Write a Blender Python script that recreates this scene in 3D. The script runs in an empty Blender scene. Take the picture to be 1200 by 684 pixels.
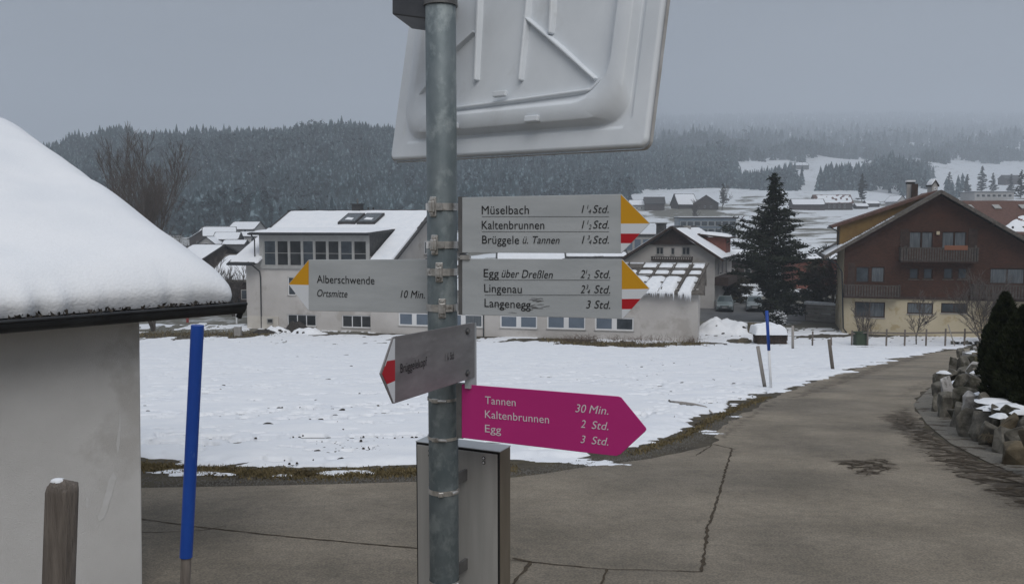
import bpy, bmesh, math, random
import numpy as np
from mathutils import Vector, Matrix, noise
R = math.radians
PI = math.pi
scene = bpy.context.scene
col = scene.collection

# ------------------------------------------------------------ camera
CAMZ = 1.55
PITCH = math.atan(0.08)
cam_d = bpy.data.cameras.new('camera'); cam = bpy.data.objects.new('camera', cam_d); col.objects.link(cam)
cam.location = (0, 0, CAMZ); cam.rotation_euler = (PI / 2 - PITCH, 0, 0)
cam_d.sensor_width = 36; cam_d.lens = 30.0; cam_d.clip_start = 0.05; cam_d.clip_end = 12000
scene.camera = cam

# ------------------------------------------------------------ sky, sun, exposure
SUN_EL, SUN_AZ = R(48), R(168)
w = bpy.data.worlds.new('World'); scene.world = w; w.use_nodes = True
nt = w.node_tree; nt.nodes.clear()
wo = nt.nodes.new('ShaderNodeOutputWorld'); bg = nt.nodes.new('ShaderNodeBackground')
sky = nt.nodes.new('ShaderNodeTexSky'); sky.sky_type = 'NISHITA'; sky.sun_disc = False
sky.sun_elevation = SUN_EL; sky.sun_rotation = SUN_AZ; sky.air_density = 1.0; sky.dust_density = 3.0
# overcast: an even grey cloud deck covers the blue sky nearly everywhere
tc = nt.nodes.new('ShaderNodeTexCoord'); mp = nt.nodes.new('ShaderNodeMapping'); mp.inputs['Scale'].default_value = (1.0, 1.0, 5.0)
nz = nt.nodes.new('ShaderNodeTexNoise'); nz.inputs['Scale'].default_value = 2.1; nz.inputs['Detail'].default_value = 5; nz.inputs['Roughness'].default_value = .5
cr = nt.nodes.new('ShaderNodeValToRGB')
cr.color_ramp.elements[0].position = .3; cr.color_ramp.elements[0].color = (1.56, 1.66, 1.84, 1)
cr.color_ramp.elements[1].position = .7; cr.color_ramp.elements[1].color = (2.38, 2.5, 2.72, 1)
mx = nt.nodes.new('ShaderNodeMix'); mx.data_type = 'RGBA'; mx.inputs[0].default_value = .93
L = nt.links.new
L(tc.outputs['Generated'], mp.inputs['Vector']); L(mp.outputs[0], nz.inputs['Vector']); L(nz.outputs['Fac'], cr.inputs[0])
sxz = nt.nodes.new('ShaderNodeSeparateXYZ'); L(tc.outputs['Generated'], sxz.inputs[0])
mr = nt.nodes.new('ShaderNodeMapRange'); mr.interpolation_type = 'SMOOTHSTEP'; mr.inputs['From Min'].default_value = .25; mr.inputs['From Max'].default_value = 1; mr.inputs['To Min'].default_value = 1; mr.inputs['To Max'].default_value = 3.4
L(sxz.outputs[2], mr.inputs[0]); m2 = nt.nodes.new('ShaderNodeMapRange'); m2.interpolation_type = 'SMOOTHSTEP'; m2.inputs['From Min'].default_value = .02; m2.inputs['From Max'].default_value = .34; m2.inputs['To Min'].default_value = 1.12; m2.inputs['To Max'].default_value = .78
L(sxz.outputs[2], m2.inputs[0]); mm = nt.nodes.new('ShaderNodeMath'); mm.operation = 'MULTIPLY'; L(mr.outputs[0], mm.inputs[0]); L(m2.outputs[0], mm.inputs[1]); vm = nt.nodes.new('ShaderNodeVectorMath'); vm.operation = 'SCALE'; L(cr.outputs[0], vm.inputs[0]); L(mm.outputs[0], vm.inputs['Scale'])
L(sky.outputs[0], mx.inputs[6]); L(vm.outputs[0], mx.inputs[7]); L(mx.outputs[2], bg.inputs[0])
bg.inputs[1].default_value = 0.1; L(bg.outputs[0], wo.inputs[0])
sd = bpy.data.lights.new('sun', 'SUN'); so = bpy.data.objects.new('sun', sd); col.objects.link(so)
sd.energy = 0.9; sd.angle = R(40); sd.color = (1, .97, .93)
sv = Vector((math.cos(SUN_EL) * math.sin(SUN_AZ), math.cos(SUN_EL) * math.cos(SUN_AZ), math.sin(SUN_EL)))
so.rotation_euler = sv.to_track_quat('Z', 'Y').to_euler()
scene.view_settings.view_transform = 'Standard'; scene.view_settings.look = 'None'
scene.view_settings.exposure = 0.48; scene.view_settings.gamma = 1
HAZE_DENSITY = 0.00053
scene.cycles.max_bounces = 6; scene.cycles.volume_bounces = 1

# ------------------------------------------------------------ picture geometry -> places
CS, SN = math.cos(PITCH), math.sin(PITCH)
def ray(px, py):
    a = (px - 600) / 1000; b = (py - 342) / 1000
    return Vector((a, CS - b * SN, -SN - b * CS))
def P(px, py, Y):
    d = ray(px, py); return Vector((0, 0, CAMZ)) + d * (Y / d.y)
def lerp(a, b, t): return a + (b - a) * t
def Gnear(y):
    y = np.asarray(y, float)
    t = np.clip((y - 58) / 12, 0, 1)
    return np.where(y < 58, -.12 * y, -6.96 - 1.44 * (t - t * t / 2) / 1.0)
# far terrain: for each direction x/y a profile of (distance, height)
def zz(Y, py): return CAMZ + Y * (262 - py) / 1000
PROF = [
    (-2000, [(70, -7.68), (110, -7.4), (300, -6), (430, -3), (600, 20), (800, 50), (1050, 70), (1400, 50), (2500, 60), (3600, 60)]),
    (60, [(70, -7.68), (110, -7.4), (300, -5.5), (430, -3), (600, 22), (800, 56), (1050, zz(1050, 206)), (1400, 55), (2500, 60), (3600, 60)]),
    (140, [(70, -7.68), (110, -7.4), (300, -5.0), (430, -2), (600, 28), (800, 68), (1050, zz(1050, 193)), (1400, 70), (2500, 60), (3600, 60)]),
    (240, [(70, -7.68), (110, -7.4), (300, -4.6), (430, -2), (600, 34), (800, 74), (1050, zz(1050, 185)), (1400, 80), (2500, 80), (3600, 60)]),
    (300, [(70, -7.68), (110, -7.4), (300, -4.6), (430, -1.5), (600, 34), (800, 80), (1050, zz(1050, 175)), (1400, 90), (2500, 90), (3600, 90)]),
    (400, [(70, -7.68), (110, -7.4), (300, -4.6), (430, -1), (600, 34), (800, 82), (1050, zz(1050, 173)), (1400, 100), (2500, 130), (3600, 160)]),
    (500, [(70, -7.68), (110, -7.4), (300, -4.6), (430, 0), (600, 30), (800, 68), (1050, zz(1050, 182)), (1400, 120), (2500, 210), (3600, 260)]),
    (640, [(70, -7.68), (110, -7.4), (200, -4), (430, 8), (600, 26), (800, 56), (1050, zz(1050, 188)), (1400, 130), (2500, 225), (3600, 365), (5000, 570)]),
    (760, [(70, -7.68), (110, -7.2), (150, -4.2), (250, -1.5), (350, 5), (450, 12), (600, 22), (800, 46), (1100, 82), (1400, 122), (2500, 238), (3600, 395), (5000, 610)]),
    (1000, [(70, -7.68), (110, -7.2), (150, -2.6), (250, .6), (350, 6.5), (450, 13), (600, 22), (800, 38), (1100, 74), (1300, 98), (1600, 135), (2500, 246), (3600, 402), (5000, 625)]),
    (1200, [(70, -7.68), (110, -6.0), (150, -2), (250, 2), (350, 8), (450, 14), (600, 22), (800, 38), (1100, 62), (1300, 88), (1600, 132), (2500, 244), (3600, 402), (5000, 625)]),
    (3000, [(70, -7.68), (110, -6.0), (150, -2), (250, 2), (350, 8), (450, 14), (600, 22), (800, 38), (1100, 62), (1300, 88), (1600, 132), (2500, 244), (3600, 402), (5000, 625)]),
]
PX = np.array([p[0] for p in PROF], float)
def profiles(y):
    return np.array([np.interp(y, [q[0] for q in pr], [q[1] for q in pr]) for _, pr in PROF])   # (n, len(y))
def G(x, y):
    x = np.atleast_1d(np.asarray(x, float)); y = np.atleast_1d(np.asarray(y, float))
    near = Gnear(np.minimum(y, 80)); near = np.where(y > 69.9, -7.68, near)
    px = 600 + 1000 * x / np.maximum(y, 1)
    tab = profiles(y)
    i = np.clip(np.searchsorted(PX, px) - 1, 0, len(PX) - 2)
    f = np.clip((px - PX[i]) / (PX[i + 1] - PX[i]), 0, 1); f = f * f * (3 - 2 * f)
    cols = np.arange(len(y))
    far = tab[i, cols] * (1 - f) + tab[i + 1, cols] * f
    amp = np.clip((y - 200) / 900, 0, 1)
    far = far + amp * (5 * np.sin(x / 61 + y / 97) + 4 * np.sin(x / 37 - y / 53 + 1.3) + 3 * np.sin(x / 17 + 2.1) * np.cos(y / 29))
    return np.where(y < 72, near, far)
def g1(x, y): return float(G(x, y)[0])
def GP(px, py):
    """the point of the ground seen at a pixel"""
    d = ray(px, py); lo, hi = 1.5, 1.5
    while hi < 3500:
        p = Vector((0, 0, CAMZ)) + d * (hi / d.y)
        if p.z < g1(p.x, p.y): break
        lo = hi; hi *= 1.05
    for _ in range(30):
        m = (lo + hi) / 2; p = Vector((0, 0, CAMZ)) + d * (m / d.y)
        if p.z < g1(p.x, p.y): hi = m
        else: lo = m
    return Vector((0, 0, CAMZ)) + d * (hi / d.y)

class Frame:
    """a vertical plane through o whose local x axis is turned by ang; uv() gives local (x, z) of what a pixel shows on it"""
    def __init__(s, o, ang): s.o = Vector(o); s.a = ang; s.ex = Vector((math.cos(ang), math.sin(ang), 0)); s.n = Vector((-math.sin(ang), math.cos(ang), 0))
    def uv(s, px, py, off=0.0):
        d = ray(px, py); c = Vector((0, 0, CAMZ)); o = s.o + s.n * off
        t = (o - c).dot(s.n) / d.dot(s.n); p = c + d * t - o
        return p.dot(s.ex), p.z

# ------------------------------------------------------------ materials
def mk(name, c1, c2=None, scale=6.0, rough=.8, metal=0.0, bump=0.0, bscale=None, detail=5, ramp=(.35, .65), coord='Object', stretch=(1, 1, 1), spec=.4, c3=None, c3scale=1.0, c3ramp=(.55, .62)):
    m = bpy.data.materials.new(name); m.use_nodes = True; t = m.node_tree; b = t.nodes['Principled BSDF']
    b.inputs['Roughness'].default_value = rough; b.inputs['Metallic'].default_value = metal; b.inputs['Specular IOR Level'].default_value = spec
    tcn = t.nodes.new('ShaderNodeTexCoord'); mpn = t.nodes.new('ShaderNodeMapping'); mpn.inputs['Scale'].default_value = stretch
    t.links.new(tcn.outputs[coord], mpn.inputs[0])
    c1 = (*c1, 1); out = None
    if c2 is None: b.inputs['Base Color'].default_value = c1
    else:
        n = t.nodes.new('ShaderNodeTexNoise'); n.inputs['Scale'].default_value = scale; n.inputs['Detail'].default_value = detail; n.inputs['Roughness'].default_value = .6
        t.links.new(mpn.outputs[0], n.inputs['Vector'])
        r = t.nodes.new('ShaderNodeValToRGB'); r.color_ramp.elements[0].position = ramp[0]; r.color_ramp.elements[1].position = ramp[1]
        r.color_ramp.elements[0].color = c1; r.color_ramp.elements[1].color = (*c2, 1)
        t.links.new(n.outputs['Fac'], r.inputs[0]); out = r.outputs[0]
        if c3 is not None:
            n3 = t.nodes.new('ShaderNodeTexNoise'); n3.inputs['Scale'].default_value = c3scale; n3.inputs['Detail'].default_value = 6; n3.inputs['Roughness'].default_value = .65
            t.links.new(mpn.outputs[0], n3.inputs['Vector'])
            r3 = t.nodes.new('ShaderNodeValToRGB'); r3.color_ramp.elements[0].position = c3ramp[0]; r3.color_ramp.elements[1].position = c3ramp[1]
            r3.color_ramp.elements[0].color = (0, 0, 0, 1); r3.color_ramp.elements[1].color = (1, 1, 1, 1)
            t.links.new(n3.outputs['Fac'], r3.inputs[0])
            x = t.nodes.new('ShaderNodeMix'); x.data_type = 'RGBA'; x.inputs[7].default_value = (*c3, 1)
            t.links.new(r3.outputs[0], x.inputs[0]); t.links.new(out, x.inputs[6]); out = x.outputs[2]
        t.links.new(out, b.inputs['Base Color'])
    if bump:
        n2 = t.nodes.new('ShaderNodeTexNoise'); n2.inputs['Scale'].default_value = bscale or scale * 4; n2.inputs['Detail'].default_value = 6
        t.links.new(mpn.outputs[0], n2.inputs['Vector'])
        bp = t.nodes.new('ShaderNodeBump'); bp.inputs['Strength'].default_value = bump; bp.inputs['Distance'].default_value = .02
        t.links.new(n2.outputs['Fac'], bp.inputs['Height']); t.links.new(bp.outputs[0], b.inputs['Normal'])
    return m
M = {}
M['snow'] = mk('snow', (.74, .77, .82), (.82, .84, .87), 1.2, .75, bump=.35, bscale=9)
M['roof_snow'] = mk('roof_snow', (.74, .77, .81), (.8, .82, .85), 1.5, .8, bump=.25, bscale=60)
M['thin_snow'] = mk('thin_snow', (.68, .71, .75), (.8, .82, .85), 4, .8, bump=.3, bscale=14)
M['asphalt'] = mk('asphalt', (.245, .215, .17), (.345, .305, .25), .9, .8, bump=.9, bscale=160, ramp=(.3, .7), spec=.3)
M['seam'] = mk('seam', (.035, .026, .016), (.07, .052, .032), 30, .95)
M['grit'] = mk('grit', (.10, .095, .085), (.18, .17, .155), 60, .9, bump=.8, bscale=120, c3=(.09, .085, .075), c3scale=3)
M['galv'] = mk('galvanised_steel', (.135, .17, .185), (.20, .235, .25), 16, .55, .35, bump=.05, bscale=90, stretch=(1, 1, .7), c3=(.27, .31, .32), c3scale=22, c3ramp=(.5, .64))
M['sign_grey'] = mk('brushed_sign_metal', (.40, .425, .44), (.47, .495, .51), 5, .45, .12, stretch=(1, 1, 4), bump=.02)
M['sign_dirty'] = mk('dull_sign_metal', (.20, .195, .20), (.30, .295, .30), 7, .5, .5, stretch=(1, 1, 3), c3=(.36, .355, .36), c3scale=12, c3ramp=(.58, .75))
M['yellow'] = mk('sign_yellow', (.60, .30, .012), rough=.5)
M['white_film'] = mk('sign_white', (.66, .69, .73), rough=.5)
M['red'] = mk('sign_red', (.42, .012, .02), rough=.45)
M['pink'] = mk('magenta_sign', (.42, .02, .17), (.45, .024, .185), 3, .42)
M['letter_black'] = mk('letter_black', (.012, .012, .013), rough=.6)
M['letter_white'] = mk('letter_white', (.62, .56, .6), rough=.6)
M['steel'] = mk('stainless_clamp', (.42, .41, .39), (.66, .64, .61), 60, .34, .75, c3=(.18, .16, .14), c3scale=45, c3ramp=(.55, .7))
M['rail'] = mk('dark_rail', (.13, .13, .13), (.2, .2, .2), 12, .5, .5)
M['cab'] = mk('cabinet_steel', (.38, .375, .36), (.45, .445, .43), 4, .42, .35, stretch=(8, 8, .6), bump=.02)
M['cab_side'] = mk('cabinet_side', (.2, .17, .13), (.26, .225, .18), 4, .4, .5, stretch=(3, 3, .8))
M['black'] = mk('black_rubber', (.012, .012, .012), rough=.7)
M['mirror_white'] = mk('mirror_plastic', (.62, .66, .70), (.70, .74, .78), 5, .5, c3=(.52, .54, .55), c3scale=4, c3ramp=(.62, .8))
M['mirror_glass'] = mk('mirror_glass', (.8, .8, .8), rough=.05, metal=1)
M['dark_metal'] = mk('dark_bracket', (.07, .075, .085), (.1, .105, .115), 8, .5, .5)
M['render'] = mk('rough_render', (.56, .555, .545), (.64, .635, .625), 2, .95, bump=.35, bscale=240, c3=(.52, .51, .495), c3scale=1.3)
M['paint_patch'] = mk('bare_paint', (.62, .62, .62), (.56, .56, .55), 20, .9)
M['gutter'] = mk('dark_gutter', (.02, .022, .026), (.035, .038, .042), 10, .45, .3)
M['old_wood'] = mk('weathered_wood', (.105, .09, .078), (.19, .165, .145), 10, .9, stretch=(3, 3, .25), bump=.6, bscale=40)
M['blue'] = mk('blue_plastic', (.008, .05, .29), (.012, .07, .36), 9, .5, bump=.05, c3=(.05, .12, .38), c3scale=38, c3ramp=(.62, .7), stretch=(1, 1, .35))
M['pale_wood'] = mk('pale_stake', (.24, .22, .2), (.34, .32, .3), 12, .85, stretch=(3, 3, .3))
M['white_wall'] = mk('cream_render', (.45, .43, .41), (.51, .49, .47), .6, .95, bump=.2, bscale=18, c3=(.40, .375, .35), c3scale=.35)
M['plinth'] = mk('plinth_render', (.5, .47, .42), (.58, .55, .5), 1, .95)
M['white_paint'] = mk('white_paint', (.7, .71, .72), rough=.5)
M['frame_grey'] = mk('grey_window_frame', (.3, .3, .29), (.36, .36, .35), 3, .6)
M['pane'] = mk('window_pane', (.025, .032, .038), (.07, .085, .1), .7, .3, spec=.25)
M['pane_dark'] = mk('dark_pane', (.012, .014, .015), (.035, .038, .04), .9, .3, spec=.25)
M['curtain'] = mk('curtained_pane', (.07, .08, .09), (.14, .16, .175), 2.5, .4, stretch=(4, 1, .3), spec=.25)
M['blind'] = mk('blue_blind_pane', (.10, .13, .17), (.13, .165, .21), 1.0, .3)
M['roof_dark'] = mk('dark_roofing', (.03, .03, .032), (.06, .058, .056), 3, .8)
M['tile_grey'] = mk('grey_tiles', (.07, .062, .055), (.13, .115, .10), 5, .85, bump=.4, bscale=8)
M['tile_red'] = mk('red_brown_tiles', (.085, .045, .035), (.13, .07, .055), 4, .85, bump=.4, bscale=6)
M['brown_wood'] = mk('brown_shingle', (.034, .014, .008), (.064, .026, .014), 6, .85, bump=.6, bscale=12, c3=(.07, .026, .014), c3scale=.35, c3ramp=(.5, .75), stretch=(1, 1, 2.5))
M['brown_dark'] = mk('dark_brown_wood', (.03, .018, .014), (.055, .034, .026), 4, .85)
M['balcony'] = mk('grey_brown_balusters', (.05, .042, .037), (.09, .078, .07), 5, .85)
M['yellow_wall'] = mk('yellow_cream_render', (.43, .375, .265), (.49, .43, .31), .5, .95, c3=(.38, .31, .19), c3scale=.8)
M['ochre'] = mk('ochre_boards', (.17, .10, .03), (.21, .13, .04), 2, .8)
M['stone'] = mk('boulder_stone', (.065, .06, .05), (.18, .168, .142), 5, .9, bump=1.0, bscale=11, c3=(.035, .033, .022), c3scale=2.2, c3ramp=(.5, .6))
M['stone_tan'] = mk('mossy_stone', (.075, .062, .042), (.145, .118, .078), 4, .9, bump=.9, bscale=14, c3=(.06, .06, .03), c3scale=1.6, c3ramp=(.5, .66))
M['stone_pale'] = mk('pale_stone', (.3, .29, .28), (.42, .41, .4), 4, .9, bump=.7, bscale=14, c3=(.14, .13, .12), c3scale=2)
M['thuja'] = mk('thuja_green', (.008, .013, .006), (.034, .042, .018), 9, .85, spec=.2)
M['spruce'] = mk('spruce_green', (.010, .014, .009), (.026, .032, .02), 2, .85, spec=.2)
M['spruce_brown'] = mk('dull_spruce', (.028, .028, .018), (.05, .046, .03), 2, .85, spec=.2)
M['bark'] = mk('bark', (.045, .036, .03), (.085, .07, .058), 5, .95, bump=.5)
M['bark_pale'] = mk('grey_bark', (.09, .075, .065), (.15, .13, .11), 5, .95)
M['twig'] = mk('twigs', (.07, .06, .055), (.11, .095, .085), 5, .95)
M['earth'] = mk('dark_earth', (.02, .017, .014), (.05, .042, .035), 9, .95, bump=.8)
M['grass_dry'] = mk('dry_grass', (.10, .08, .035), (.18, .14, .07), 9, .95, c3=(.075, .058, .028), c3scale=2)
M['dead_plants'] = mk('dead_plants', (.07, .045, .03), (.13, .085, .06), 9, .95)
M['car_paint'] = mk('grey_green_car_paint', (.20, .24, .24), rough=.35, metal=.2)
M['car_paint_b'] = mk('grey_car_paint', (.22, .245, .25), rough=.35, metal=.2)
M['car_glass'] = mk('car_glass', (.06, .08, .085), rough=.1)
M['lamp_glass'] = mk('headlight_glass', (.42, .45, .46), rough=.15)
M['tyre'] = mk('tyre', (.015, .015, .015), rough=.85)
M['plate'] = mk('plate_white', (.6, .6, .6), rough=.5)
M['concrete'] = mk('concrete', (.26, .25, .24), (.34, .33, .31), 2, .9)
M['green_bin'] = mk('green_plastic', (.025, .045, .025), (.04, .06, .035), 3, .7)
M['orange_cloth'] = mk('orange_cloth', (.2, .085, .05), rough=.9)
M['red_plastic'] = mk('red_post', (.3, .05, .04), rough=.7)
M['blue_glass'] = mk('blue_grey_facade', (.09, .12, .15), (.14, .18, .22), .35, .35, stretch=(1, 1, 3))
M['far_wood'] = mk('far_dark_wood', (.04, .03, .026), (.07, .055, .048), 1, .9)
M['far_wall'] = mk('far_pale_wall', (.35, .34, .33), (.42, .41, .4), 1, .9)
M['brick'] = mk('brick_red', (.16, .06, .045), (.2, .08, .06), 4, .9)
M['road_far'] = mk('village_road', (.10, .1, .1), (.14, .14, .138), .5, .85)

def math_node(t, op, a, b=None):
    n = t.nodes.new('ShaderNodeMath'); n.operation = op
    for i, v in enumerate((a, b)):
        if v is None: continue
        if isinstance(v, (int, float)): n.inputs[i].default_value = v
        else: t.links.new(v, n.inputs[i])
    return n.outputs[0]

# ------------------------------------------------------------ mesh collecting
class MB:
    def __init__(s): s.v = []; s.f = []
    def add(s, vs, fs):
        o = len(s.v); s.v += [tuple(p) for p in vs]; s.f += [tuple(i + o for i in f) for f in fs]; return s
    def box(s, x0, x1, y0, y1, z0, z1, mat=None):
        vs = [Vector(p) for p in ((x0, y0, z0), (x1, y0, z0), (x1, y1, z0), (x0, y1, z0), (x0, y0, z1), (x1, y0, z1), (x1, y1, z1), (x0, y1, z1))]
        if mat: vs = [mat @ p for p in vs]
        return s.add(vs, [(3, 2, 1, 0), (4, 5, 6, 7), (0, 1, 5, 4), (1, 2, 6, 5), (2, 3, 7, 6), (3, 0, 4, 7)])
    def beam(s, a, b, wx, wz, up=(0, 0, 1)):
        a, b = Vector(a), Vector(b); d = (b - a).normalized(); u = Vector(up); x = d.cross(u)
        if x.length < 1e-4: x = d.cross(Vector((1, 0, 0)))
        x.normalize(); z = x.cross(d)
        vs = [p + x * sx * wx / 2 + z * sz * wz / 2 for p in (a, b) for sx, sz in ((-1, -1), (1, -1), (1, 1), (-1, 1))]
        return s.add(vs, [(3, 2, 1, 0), (4, 5, 6, 7), (0, 1, 5, 4), (1, 2, 6, 5), (2, 3, 7, 6), (3, 0, 4, 7)])
    def tube(s, pts, rads, n=8, caps=True):
        pts = [Vector(p) for p in pts]; o = len(s.v); k = len(pts)
        if isinstance(rads, (int, float)): rads = [rads] * k
        ref = None
        for i, p in enumerate(pts):
            d = (pts[min(i + 1, k - 1)] - pts[max(i - 1, 0)]).normalized()
            if ref is None:
                ref = Vector((0, 0, 1)) if abs(d.z) < .9 else Vector((1, 0, 0))
            x = d.cross(ref).normalized(); y = x.cross(d); ref = ref if abs(d.dot(ref)) < .9 else y
            for j in range(n):
                a = 2 * PI * j / n; s.v.append(tuple(p + (x * math.cos(a) + y * math.sin(a)) * rads[i]))
        for i in range(k - 1):
            for j in range(n):
                s.f.append((o + i * n + j, o + i * n + (j + 1) % n, o + (i + 1) * n + (j + 1) % n, o + (i + 1) * n + j))
        if caps: s.f.append(tuple(o + j for j in range(n))[::-1]); s.f.append(tuple(o + (k - 1) * n + j for j in range(n)))
        return s
    def prism(s, poly, y0, y1):
        """poly: (x, z) outline facing -y, extruded from y0 to y1"""
        n = len(poly); vs = [(x, y0, z) for x, z in poly] + [(x, y1, z) for x, z in poly]
        fs = [tuple(range(n)), tuple(range(2 * n - 1, n - 1, -1))] + [(i, i + n, (i + 1) % n + n, (i + 1) % n) for i in range(n)]
        return s.add(vs, fs)
    def slab(s, q, t):
        """quad q (4 points) thickened downwards by t along z"""
        q = [Vector(p) for p in q]; vs = q + [p - Vector((0, 0, t)) for p in q]
        return s.add(vs, [(0, 1, 2, 3), (7, 6, 5, 4), (0, 4, 5, 1), (1, 5, 6, 2), (2, 6, 7, 3), (3, 7, 4, 0)])
def link(name, me, mat, parent=None, smooth=False, loc=None, **props):
    if mat is not None and not me.materials: me.materials.append(mat)
    o = bpy.data.objects.new(name, me); col.objects.link(o)
    if parent: o.parent = parent
    if loc is not None: o.location = loc
    if smooth: me.polygons.foreach_set('use_smooth', [True] * len(me.polygons))
    for k, v in props.items(): o[k] = v
    return o
def build(name, mb, mat, parent=None, smooth=False, loc=None, normals=True, **props):
    me = bpy.data.meshes.new(name); me.from_pydata(mb.v, [], mb.f); me.update()
    if normals:
        bm = bmesh.new(); bm.from_mesh(me); bmesh.ops.recalc_face_normals(bm, faces=bm.faces); bm.to_mesh(me); bm.free()
    return link(name, me, mat, parent, smooth, loc, **props)
def bevel(o, w_=.004, seg=2):
    m = o.modifiers.new('bevel', 'BEVEL'); m.width = w_; m.segments = seg; m.limit_method = 'ANGLE'; m.angle_limit = R(40); return o
def np_mesh(name, V, F, mat, parent=None, smooth=False, **props):
    me = bpy.data.meshes.new(name); V = np.asarray(V, np.float32); F = np.asarray(F, np.int32); k = F.shape[1]
    me.vertices.add(len(V)); me.vertices.foreach_set('co', V.ravel())
    me.loops.add(F.size); me.loops.foreach_set('vertex_index', F.ravel())
    me.polygons.add(len(F)); me.polygons.foreach_set('loop_start', np.arange(len(F), dtype=np.int32) * k)
    me.update(calc_edges=True); me.validate()
    return link(name, me, mat, parent, smooth, **props)
def thing(name, label, cat, loc=(0, 0, 0), rz=0.0, group=None):
    o = bpy.data.objects.new(name, None); col.objects.link(o); o.location = loc; o.rotation_euler = (0, 0, rz); o.empty_display_size = .1
    o['label'] = label; o['category'] = cat
    if group: o['group'] = group
    return o
def tag(o, label, cat, group=None):
    o['label'] = label; o['category'] = cat
    if group: o['group'] = group
    return o
rnd = random.Random(7)

# ------------------------------------------------------------ noise for shaping ground
def vn(x, y, seed=0):
    xi = np.floor(x).astype(np.int64); yi = np.floor(y).astype(np.int64); fx = x - xi; fy = y - yi
    fx = fx * fx * (3 - 2 * fx); fy = fy * fy * (3 - 2 * fy)
    def h(a, b):
        k = (a * 374761393 + b * 668265263 + seed * 69069) & 0xffffffff
        k = ((k ^ (k >> 13)) * 1274126177) & 0xffffffff
        return ((k ^ (k >> 16)) & 0xffff) / 65535.0
    return (h(xi, yi) * (1 - fx) + h(xi + 1, yi) * fx) * (1 - fy) + (h(xi, yi + 1) * (1 - fx) + h(xi + 1, yi + 1) * fx) * fy
def fbm(x, y, o=4, seed=0):
    s = 0; a = .5
    for i in range(o): s = s + a * vn(x * 2 ** i, y * 2 ** i, seed + i * 17); a *= .5
    return s / (1 - .5 ** o)
def seg_dist(x, y, poly):
    """signed distance to a closed polygon, positive inside"""
    d = np.full(x.shape, 1e9); ins = np.zeros(x.shape, bool); n = len(poly)
    for i in range(n):
        ax, ay = poly[i]; bx, by = poly[(i + 1) % n]; dx, dy = bx - ax, by - ay
        t = np.clip(((x - ax) * dx + (y - ay) * dy) / (dx * dx + dy * dy + 1e-12), 0, 1)
        d = np.minimum(d, np.hypot(x - ax - t * dx, y - ay - t * dy))
        c = ((ay > y) != (by > y)) & (x < (bx - ax) * (y - ay) / (by - ay + 1e-12) + ax); ins ^= c
    return np.where(ins, d, -d)
def grid_faces(nr, nc):
    i = np.arange((nr - 1) * (nc - 1)); r = i // (nc - 1); c = i % (nc - 1); a = r * nc + c
    return np.stack([a, a + 1, a + nc + 1, a + nc], 1)

# ------------------------------------------------------------ ground near
ys = np.concatenate([np.array([-25, -10, 0, 5, 10, 20, 30, 40, 50, 57]), np.arange(58, 72.5, .5)])
xs = np.linspace(-120, 120, 25)
X, Y = np.meshgrid(xs, ys); V = np.stack([X.ravel(), Y.ravel(), Gnear(Y.ravel())], 1)
mg = mk('verge_earth', (.045, .038, .027), (.085, .072, .052), 3, .95, bump=1.0, bscale=60, c3=(.10, .082, .045), c3scale=1.6, c3ramp=(.5, .7))
ground = np_mesh('ground', V, grid_faces(len(ys), len(xs)), mg, kind='structure')

# ------------------------------------------------------------ valley and hills
rows = 70 * 1.0125 ** np.arange(0, 343); aa = np.linspace(-.85, .85, 500)
A, Y = np.meshgrid(aa, rows); X = A * Y; Z = G(X.ravel(), Y.ravel())
Z = Z - np.where(Y.ravel() < 71.5, .02, 0)
V = np.stack([X.ravel(), Y.ravel(), Z], 1)
hill_me = np_mesh('valley_and_hills', V, grid_faces(len(rows), len(aa)), None, smooth=True, kind='structure')
# what grows on it: 0 = snow, 1 = dead grass showing
xf, yf, zf = V[:, 0], V[:, 1], V[:, 2]
pxv = 600 + 1000 * xf / yf
cov = np.clip((fbm(xf / 16, yf / 9, 4, 3) - .47) * 5, 0, 1) * .75
cov = np.clip((fbm(xf / 11, yf / 14, 5, 3) - .42) * 4, 0, 1) * .9 + .12
cov = np.where((pxv < 520) & (yf < 330), .6, cov); cov = np.where(yf > 480, cov * .35, cov)
def blob(px, py, rx, ry, soft=.25):
    c = GP(px, py); q = np.hypot((xf - c.x) / rx, (yf - c.y) / ry) + (fbm(xf / (rx * .4), yf / (ry * .4), 3, 9) - .5) * .9
    return np.clip((1 - q) / soft, 0, 1)
cov = np.maximum(cov, blob(805, 249, 18, 40)); cov = np.maximum(cov, blob(742, 240, 9, 25) * .8)
cov = np.maximum(cov, blob(905, 247, 12, 18) * .9)
cov = np.minimum(cov, 1 - blob(765, 258, 8, 22) * .7); cov = np.minimum(cov, 1 - blob(985, 246, 35, 45, .4))
cov = np.where((yf < 125), np.clip(cov + .25, 0, 1), cov); cov = np.where(yf < 77, 1.0, cov)
me = hill_me.data; at = me.attributes.new('cover', 'FLOAT', 'POINT'); at.data.foreach_set('value', cov.astype(np.float32))
m = bpy.data.materials.new('meadow_snow'); m.use_nodes = True; t = m.node_tree; b = t.nodes['Principled BSDF']; b.inputs['Roughness'].default_value = .9
an = t.nodes.new('ShaderNodeAttribute'); an.attribute_name = 'cover'
tcn = t.nodes.new('ShaderNodeTexCoord')
n1 = t.nodes.new('ShaderNodeTexNoise'); n1.inputs['Scale'].default_value = .22; n1.inputs['Detail'].default_value = 9; n1.inputs['Roughness'].default_value = .75
t.links.new(tcn.outputs['Object'], n1.inputs['Vector'])
f = math_node(t, 'ADD', an.outputs['Fac'], math_node(t, 'MULTIPLY', math_node(t, 'SUBTRACT', n1.outputs['Fac'], .5), 2.6))
f = math_node(t, 'MULTIPLY', math_node(t, 'SUBTRACT', f, .35), 2.2); f.node.use_clamp = True
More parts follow.
